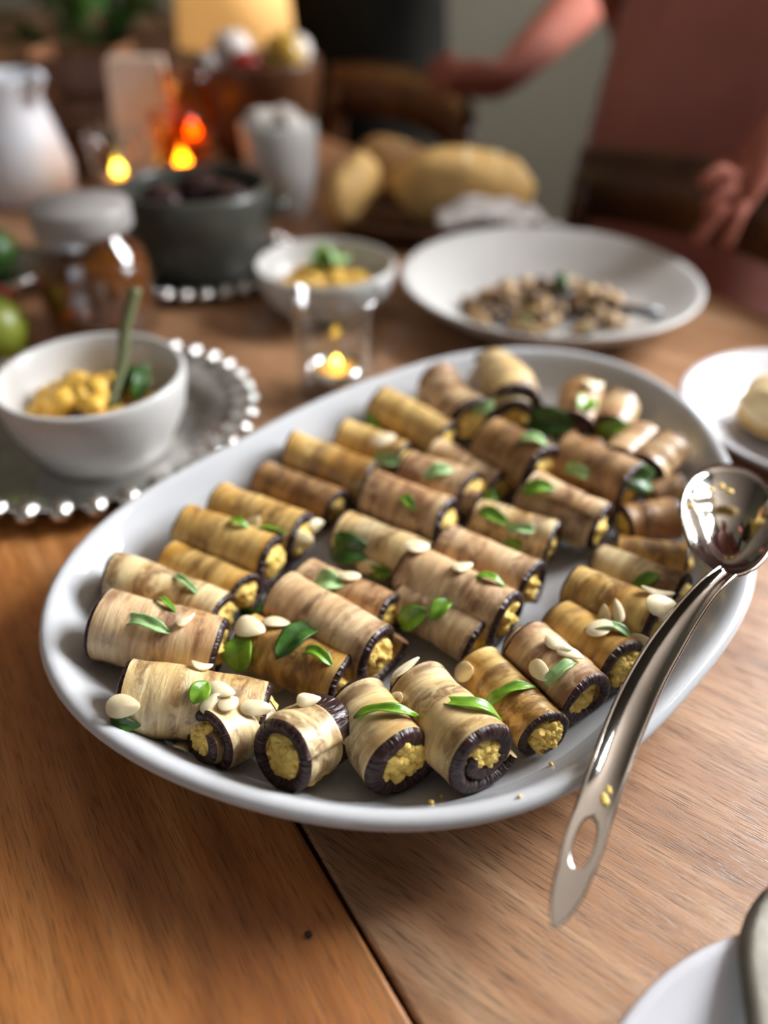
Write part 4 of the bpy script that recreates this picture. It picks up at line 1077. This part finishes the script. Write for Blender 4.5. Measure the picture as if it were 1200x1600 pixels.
# ------------------------------------------------------------------ chairs along the far side
def chair(loc, rz, label):
    root = tag(empty('dining_chair', loc, rz), label, 'chair', 'chairs along the far side')
    # local: x along the table edge, -y towards the table
    W_ = 0.38
    mt = M['chairwood']
    top = catmull([(-W_/2-0.01, 0.0, 0.80), (-W_/4, 0.022, 0.812), (0, 0.03, 0.815), (W_/4, 0.022, 0.812), (W_/2+0.01, 0.0, 0.80)], 6)
    vs, fs = [], []
    for i, p in enumerate(top):
        for (dy, dz) in ((-0.010, -0.045), (-0.012, 0.0), (-0.008, 0.03), (0.0, 0.036), (0.008, 0.03), (0.012, 0.0), (0.010, -0.045)):
            vs.append(p+Vector((0, dy, dz)))
    for i in range(len(top)-1):
        for k in range(7):
            j = (k+1) % 7; fs.append([i*7+k, i*7+j, (i+1)*7+j, (i+1)*7+k])
    fs.append(list(range(7))); fs.append([(len(top)-1)*7+k for k in range(7)][::-1])
    meshobj('top_rail', vs, fs, mt, root)
    for z in (0.60, 0.68): meshobj('back_slat', *tube(catmull([(-W_/2+0.01, -0.012, z), (0, 0.014, z+0.004), (W_/2-0.01, -0.012, z)], 6), 0.011, 10), mt, root)
    for s in (-1, 1):
        meshobj('leg', *tube(catmull([(s*(W_/2-0.005), 0.03, 0), (s*(W_/2-0.005), -0.03, 0.42), (s*(W_/2-0.002), -0.018, 0.62), (s*(W_/2), 0.0, 0.80)], 5), 0.016, 10), mt, root)
        meshobj('leg', *tube([(s*(W_/2-0.01), -0.40, 0), (s*(W_/2-0.02), -0.385, 0.44)], [0.013, 0.018], 10), mt, root)
    meshobj('seat', *box(-W_/2, W_/2, -0.41, -0.03, 0.435, 0.465, 0.010), mt, root, smooth=False)
    return root
def edge_point(px, py, h, extra=0.0): return P(px, py, h)
rzc = math.atan2(U.y, U.x)
ca = P(702, 190, 0.062); cb = P(505, 126, 0.062)
cm = (ca+cb)/2; cm.z = 0
chair(Vector((cm.x, cm.y, 0))+NN*0.03, rzc+math.pi, 'dark brown wooden chair behind the bread with a hand on its back')
c2 = P(900, 262, 0.062)-U*0.20; 
chair(Vector((c2.x, c2.y, 0))+NN*0.01, rzc+math.pi, 'dark brown wooden chair in front of the rose dress')

# ------------------------------------------------------------------ people
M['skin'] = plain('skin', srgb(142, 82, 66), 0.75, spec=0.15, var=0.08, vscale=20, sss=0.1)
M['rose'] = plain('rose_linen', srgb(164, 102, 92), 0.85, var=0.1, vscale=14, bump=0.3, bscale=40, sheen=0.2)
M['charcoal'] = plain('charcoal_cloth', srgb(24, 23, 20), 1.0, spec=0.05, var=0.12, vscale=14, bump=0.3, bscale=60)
M['navy'] = plain('dark_shirt', srgb(34, 34, 40), 0.85, var=0.12, vscale=14)
M['hair'] = plain('brown_hair', srgb(52, 34, 24), 0.5, var=0.3, vscale=60, bump=0.5, bscale=150)
def skin_mesh(name, verts, edges, rads, m, parent, sub_=2, root_i=0):
    me = bpy.data.meshes.new(name); me.from_pydata([tuple(v) for v in verts], edges, [])
    o = bpy.data.objects.new(name+'_src', me); COL.objects.link(o)
    md = o.modifiers.new('skin', 'SKIN'); md.use_smooth_shade = True
    for i, sv in enumerate(me.skin_vertices[0].data):
        r = rads[i]; sv.radius = (r, r) if not hasattr(r, '__len__') else r
        sv.use_root = (i == root_i)
    ss = o.modifiers.new('sub', 'SUBSURF'); ss.levels = sub_; ss.render_levels = sub_
    dg = bpy.context.evaluated_depsgraph_get()
    nm = bpy.data.meshes.new_from_object(o.evaluated_get(dg))
    bpy.data.objects.remove(o)
    nm.materials.clear(); nm.materials.append(m)
    n = bpy.data.objects.new(name, nm); COL.objects.link(n); n.parent = parent
    nm.polygons.foreach_set('use_smooth', [True]*len(nm.polygons))
    return n
def loft(rings, n=40, fold=0.0, seed=0):
    """rings: (cx, cy, z, rx, ry); closed tube with folds"""
    vs, fs = [], []
    for (cx, cy, z, rx, ry) in rings:
        for i in range(n):
            a = 2*math.pi*i/n
            k = 1+fold*noise.noise(Vector((math.cos(a)*2.5, math.sin(a)*2.5, z*1.5+seed)))+fold*0.5*math.sin(a*9+seed+z*3)
            vs.append(Vector((cx+rx*k*math.cos(a), cy+ry*k*math.sin(a), z)))
    for r in range(len(rings)-1):
        for i in range(n):
            j = (i+1) % n
            fs.append([r*n+i, r*n+j, (r+1)*n+j, (r+1)*n+i])
    fs.append(list(range(n))[::-1]); fs.append([(len(rings)-1)*n+i for i in range(n)])
    return vs, fs
def head_parts(root, c, face_dir):
    f = Vector(face_dir).normalized(); s = f.cross(Vector((0, 0, 1))).normalized()
    meshobj('hair', *xf(lump(0.088, 0.102, 0.112, 0.05, 4, 3, 3), Matrix.Translation(c-f*0.028+Vector((0, 0, 0.025)))), M['hair'], root)
    for k in (-1, 1): meshobj('eye', *xf(lump(0.012, 0.012, 0.009, 0, 1, 1, 2), Matrix.Translation(c+f*0.084+s*0.032*k+Vector((0, 0, 0.005)))), M['white'], root)
    meshobj('mouth', *xf(lump(0.022, 0.012, 0.007, 0, 1, 1, 2), Matrix.Translation(c+f*0.086-Vector((0, 0, 0.062)))), M['rose'], root)
def person(name, base, face, label, shoulders, hips_w, arms, clothing):
    """arms: two lists of world joints shoulder, elbow, wrist and hand dict"""
    root = tag(empty(name, base), label, 'person')
    B = Vector(base); f = Vector(face).normalized(); s = f.cross(Vector((0, 0, 1))).normalized()
    V, E_, R_ = [], [], []
    def add(p, r, par=None):
        V.append(Vector(p)); R_.append(r)
        if par is not None: E_.append((par, len(V)-1))
        return len(V)-1
    pel = add((0, 0, 0.92), 0.125)
    w_ = add((0, 0, 1.08), 0.115, pel); ch = add((0, 0, 1.28), 0.125, w_); ne0 = add((0, 0, 1.42), 0.07, ch)
    ne = add(f*0.005+Vector((0, 0, 1.47)), 0.052, ne0); hd0 = add(f*0.02+Vector((0, 0, 1.55)), 0.070, ne)
    hd = add(f*0.02+Vector((0, 0, 1.63)), 0.085, hd0); add(f*0.01+Vector((0, 0, 1.70)), 0.06, hd)
    nose = add(f*0.112+Vector((0, 0, 1.60)), 0.012, hd)
    for k in (-1, 1): add(s*0.094*k+Vector((0, 0, 1.61)), 0.014, hd)
    for k in (-1, 1):
        hp = add(s*0.09*k+Vector((0, 0, 0.86)), 0.09, pel); kn = add(s*0.095*k+f*0.01+Vector((0, 0, 0.48)), 0.06, hp)
        an = add(s*0.095*k+Vector((0, 0, 0.09)), 0.04, kn); add(s*0.10*k+f*0.13+Vector((0, 0, 0.035)), 0.035, an)
    for arm in arms:
        sh = add(arm['sh']-B, 0.052, ch); el = add(arm['el']-B, 0.040, sh)
        mf = add((arm['el'].lerp(arm['wr'], 0.35))-B, 0.040, el); wr = add(arm['wr']-B, 0.025, mf)
        pa = add(arm['palm']-B, (0.032, 0.018), wr)
        for fg in arm['fingers']:
            prev = pa; 
            for q, (pt) in enumerate(fg): prev = add(pt-B, 0.0098-0.0012*q, prev)
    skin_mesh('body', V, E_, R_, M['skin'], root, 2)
    head_parts(root, f*0.02+Vector((0, 0, 1.62)), f)
    clothing(root)
    return root
def hand_fingers(wr, palm, tips, thumb):
    out = []
    for t_ in tips:
        d = t_-palm; out.append([palm+d*0.40, palm+d*0.68+Vector((0, 0, 0.010)), t_])
    d = thumb-palm; out.append([palm+d*0.45, thumb])
    return out
# person in charcoal: hand resting on the near end of the first chair's back
pA = Vector((-0.035, 1.72, 0))
elA = Vector((0.345, 1.46, TZ+0.215)); palA = PG(712, 122, 1.20); wrA = PG(782, 128, 1.25)
tipsA = [PG(672, 100, 1.20), PG(668, 118, 1.17), PG(674, 136, 1.15), PG(690, 150, 1.14)]
armA = dict(sh=pA+Vector((0.185, -0.05, 1.32)), el=elA, wr=wrA, palm=palA, fingers=hand_fingers(wrA, palA, tipsA, PG(700, 82, 1.24)))
elA2 = pA+Vector((-0.26, -0.02, 1.06)); wrA2 = pA+Vector((-0.25, -0.10, 0.84)); palA2 = pA+Vector((-0.25, -0.13, 0.77))
armA2 = dict(sh=pA+Vector((-0.185, 0, 1.36)), el=elA2, wr=wrA2, palm=palA2, fingers=hand_fingers(wrA2, palA2, [palA2+Vector((0.012*(k-1.5), -0.02, -0.085)) for k in range(4)], palA2+Vector((0.04, -0.03, -0.04))))
def clothA(root):
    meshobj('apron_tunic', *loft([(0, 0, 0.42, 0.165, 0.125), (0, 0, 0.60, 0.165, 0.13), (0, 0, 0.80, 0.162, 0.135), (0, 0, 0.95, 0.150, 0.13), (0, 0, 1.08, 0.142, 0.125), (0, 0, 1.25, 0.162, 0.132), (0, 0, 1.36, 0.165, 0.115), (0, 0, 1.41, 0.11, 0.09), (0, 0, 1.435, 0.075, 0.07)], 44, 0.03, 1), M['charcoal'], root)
    for arm in (armA, armA2):
        a, b_ = arm['sh']-pA, arm['el']-pA
        c = a.lerp(b_, 0.99)
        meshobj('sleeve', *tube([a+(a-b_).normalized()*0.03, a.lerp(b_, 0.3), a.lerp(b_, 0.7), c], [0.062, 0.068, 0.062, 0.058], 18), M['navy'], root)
    for k in (-1, 1): meshobj('shoe', *xf(lump(0.048, 0.13, 0.042, 0.05, 2, k+2, 3), Matrix.Translation((k*0.10, -0.06, 0.043))), M['navy'], root)
person('person', pA, (0.1, -1, 0), 'person in charcoal clothes standing behind the chair, hand on its back', 0.4, 0.3, [armA, armA2], clothA)
# person in the rose dress
pB = Vector((0.505, 1.13, 0))
wrB = PG(1222, 196, 0.80); palB = PG(1178, 275, 0.775)
tipsB = [PG(1092, 290, 0.75), PG(1100, 330, 0.745), PG(1086, 382, 0.74), PG(1130, 392, 0.735)]
armB = dict(sh=pB+Vector((0.19, -0.05, 1.36)), el=pB+Vector((0.22, -0.16, 1.06)), wr=wrB, palm=palB, fingers=hand_fingers(wrB, palB, tipsB, PG(1118, 262, 0.78)))
elB2 = pB+Vector((-0.23, 0.08, 1.06)); wrB2 = pB+Vector((-0.15, 0.16, 0.90)); palB2 = pB+Vector((-0.10, 0.17, 0.86))
armB2 = dict(sh=pB+Vector((-0.18, 0, 1.36)), el=elB2, wr=wrB2, palm=palB2, fingers=hand_fingers(wrB2, palB2, [palB2+Vector((0.05, 0.015, -0.04+0.018*k)) for k in range(4)], palB2+Vector((0.02, -0.01, 0.06))))
def clothB(root):
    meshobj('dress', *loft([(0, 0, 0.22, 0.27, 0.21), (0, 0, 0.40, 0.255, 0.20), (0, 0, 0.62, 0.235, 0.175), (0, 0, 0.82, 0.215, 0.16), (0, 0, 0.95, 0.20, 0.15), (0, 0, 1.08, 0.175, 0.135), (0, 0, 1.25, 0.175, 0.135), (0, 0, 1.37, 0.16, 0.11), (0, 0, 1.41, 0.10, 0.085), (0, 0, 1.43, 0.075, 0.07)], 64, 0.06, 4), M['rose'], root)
    for arm in (armB, armB2):
        a, b_ = arm['sh']-pB, arm['el']-pB
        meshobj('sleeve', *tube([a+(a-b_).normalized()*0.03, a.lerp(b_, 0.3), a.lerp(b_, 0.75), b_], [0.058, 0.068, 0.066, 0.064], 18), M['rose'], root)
    for k in (-1, 1): meshobj('shoe', *xf(lump(0.045, 0.12, 0.04, 0.05, 2, k+5, 3), Matrix.Translation((k*0.10, -0.06, 0.041))), M['navy'], root)
person('person', pB, (-0.2, -1, 0), 'person in a rose linen dress reaching a hand over the table', 0.4, 0.3, [armB, armB2], clothB)

# ------------------------------------------------------------------ lamp and greenery behind
M['console'] = wood('sideboard_wood', 0.0, srgb(130, 92, 60), srgb(104, 72, 46), srgb(78, 52, 34), 0.4, 0.3)
sb = tag(empty('sideboard', (-0.95, 2.72, 0)), 'brown wooden sideboard against the back wall', 'sideboard')
meshobj('body', *box(-0.75, 0.75, -0.22, 0.22, 0.08, 0.78, 0.006), M['console'], sb, smooth=False)
meshobj('top', *box(-0.77, 0.77, -0.24, 0.24, 0.782, 0.81, 0.005), M['console'], sb, smooth=False)
for k in range(3):
    d = meshobj('door', *box(-0.73+0.49*k, -0.25+0.49*k, -0.236, -0.222, 0.12, 0.75, 0.004), M['console'], sb, smooth=False)
    meshobj('knob', *xf(lump(0.014, 0.014, 0.014, 0, 1, 1, 2), Matrix.Translation((-0.30+0.49*k, -0.248, 0.45))), M['tin'], d)
for sx in (-0.68, 0.68):
    for sy in (-0.17, 0.17): meshobj('leg', *box(sx-0.02, sx+0.02, sy-0.02, sy+0.02, 0, 0.079, 0.002), M['console'], sb, smooth=False)
lp = Vector((PG(366, 20, 1.5).x, 1.5, TZ))
lamp = tag(empty('table_lamp', lp), 'lit table lamp with a warm amber fabric shade at the far end of the table', 'lamp')
m, nt, b = newmat('amber_lampshade'); M['shade'] = m
b.inputs['Base Color'].default_value = srgb(230, 180, 110); b.inputs['Roughness'].default_value = 0.9
b.inputs['Emission Color'].default_value = (1.0, 0.52, 0.16, 1); b.inputs['Emission Strength'].default_value = 0.42
tcn = N(nt, 'ShaderNodeTexCoord'); nn_ = N(nt, 'ShaderNodeTexNoise'); nn_.inputs['Scale'].default_value = 120; L(nt, tcn.outputs['Object'], nn_.inputs['Vector'])
bpn = N(nt, 'ShaderNodeBump'); bpn.inputs['Strength'].default_value = 0.2; L(nt, nn_.outputs['Fac'], bpn.inputs['Height']); L(nt, bpn.outputs[0], b.inputs['Normal'])
meshobj('base', *lathe([(0, 0), (0.05, 0), (0.055, 0.008), (0.02, 0.02), (0.012, 0.04), (0, 0.042)], 32), M['silver'], lamp)
meshobj('stem', *tube([(0, 0, 0.035), (0, 0, 0.2)], 0.008, 12), M['silver'], lamp)
meshobj('shade', *lathe([(0.098, 0.125), (0.080, 0.30), (0.0785, 0.30), (0.0965, 0.125)], 48, close=True), M['shade'], lamp)
fl = flame_light(lp+Vector((0, 0, 0.22)), 0.5, (1.0, 0.6, 0.28)); fl.name = 'lamp_bulb_light'; fl.data.shadow_soft_size = 0.04
# potted plant at the far left end of the table
pl = Vector((PG(135, 60, 1.40).x, 1.40, TZ))
plant = tag(empty('potted_plant', pl), 'bushy dark green plant in a clay pot at the far end of the table', 'plant')
M['clay'] = plain('clay_pot', srgb(120, 80, 58), 0.7, var=0.12)
meshobj('pot', *lathe([(0, 0), (0.045, 0), (0.058, 0.09), (0.062, 0.09), (0.062, 0.105), (0.055, 0.105), (0.05, 0.085), (0, 0.085)], 36), M['clay'], plant)
rng = random.Random(21)
me = None
for i in range(46):
    a = rng.uniform(0, 6.283); r = 0.10*math.sqrt(rng.random()); z = rng.uniform(0.11, 0.30)
    if me is None:
        o = meshobj('leaf', *leaf_geo(0.085, 0.045, 0.8, 3, 0), M['basil_d'], plant); me = o.data; o.modifiers.new('thickness', 'SOLIDIFY').thickness = 0.0008
    else:
        o = bpy.data.objects.new('leaf', me); COL.objects.link(o); o.parent = plant; o.modifiers.new('thickness', 'SOLIDIFY').thickness = 0.0008
    o.location = (r*math.cos(a), r*math.sin(a), z); o.rotation_euler = (rng.uniform(-0.6, 0.6), rng.uniform(-0.9, 0.4), a)
for i in range(6):
    a = i*1.05; meshobj('stem', *tube([(0.01*math.cos(a), 0.01*math.sin(a), 0.08), (0.05*math.cos(a), 0.05*math.sin(a), 0.18), (0.075*math.cos(a), 0.075*math.sin(a), 0.28)], [0.003, 0.0025, 0.0015], 6), M['stem'], plant)
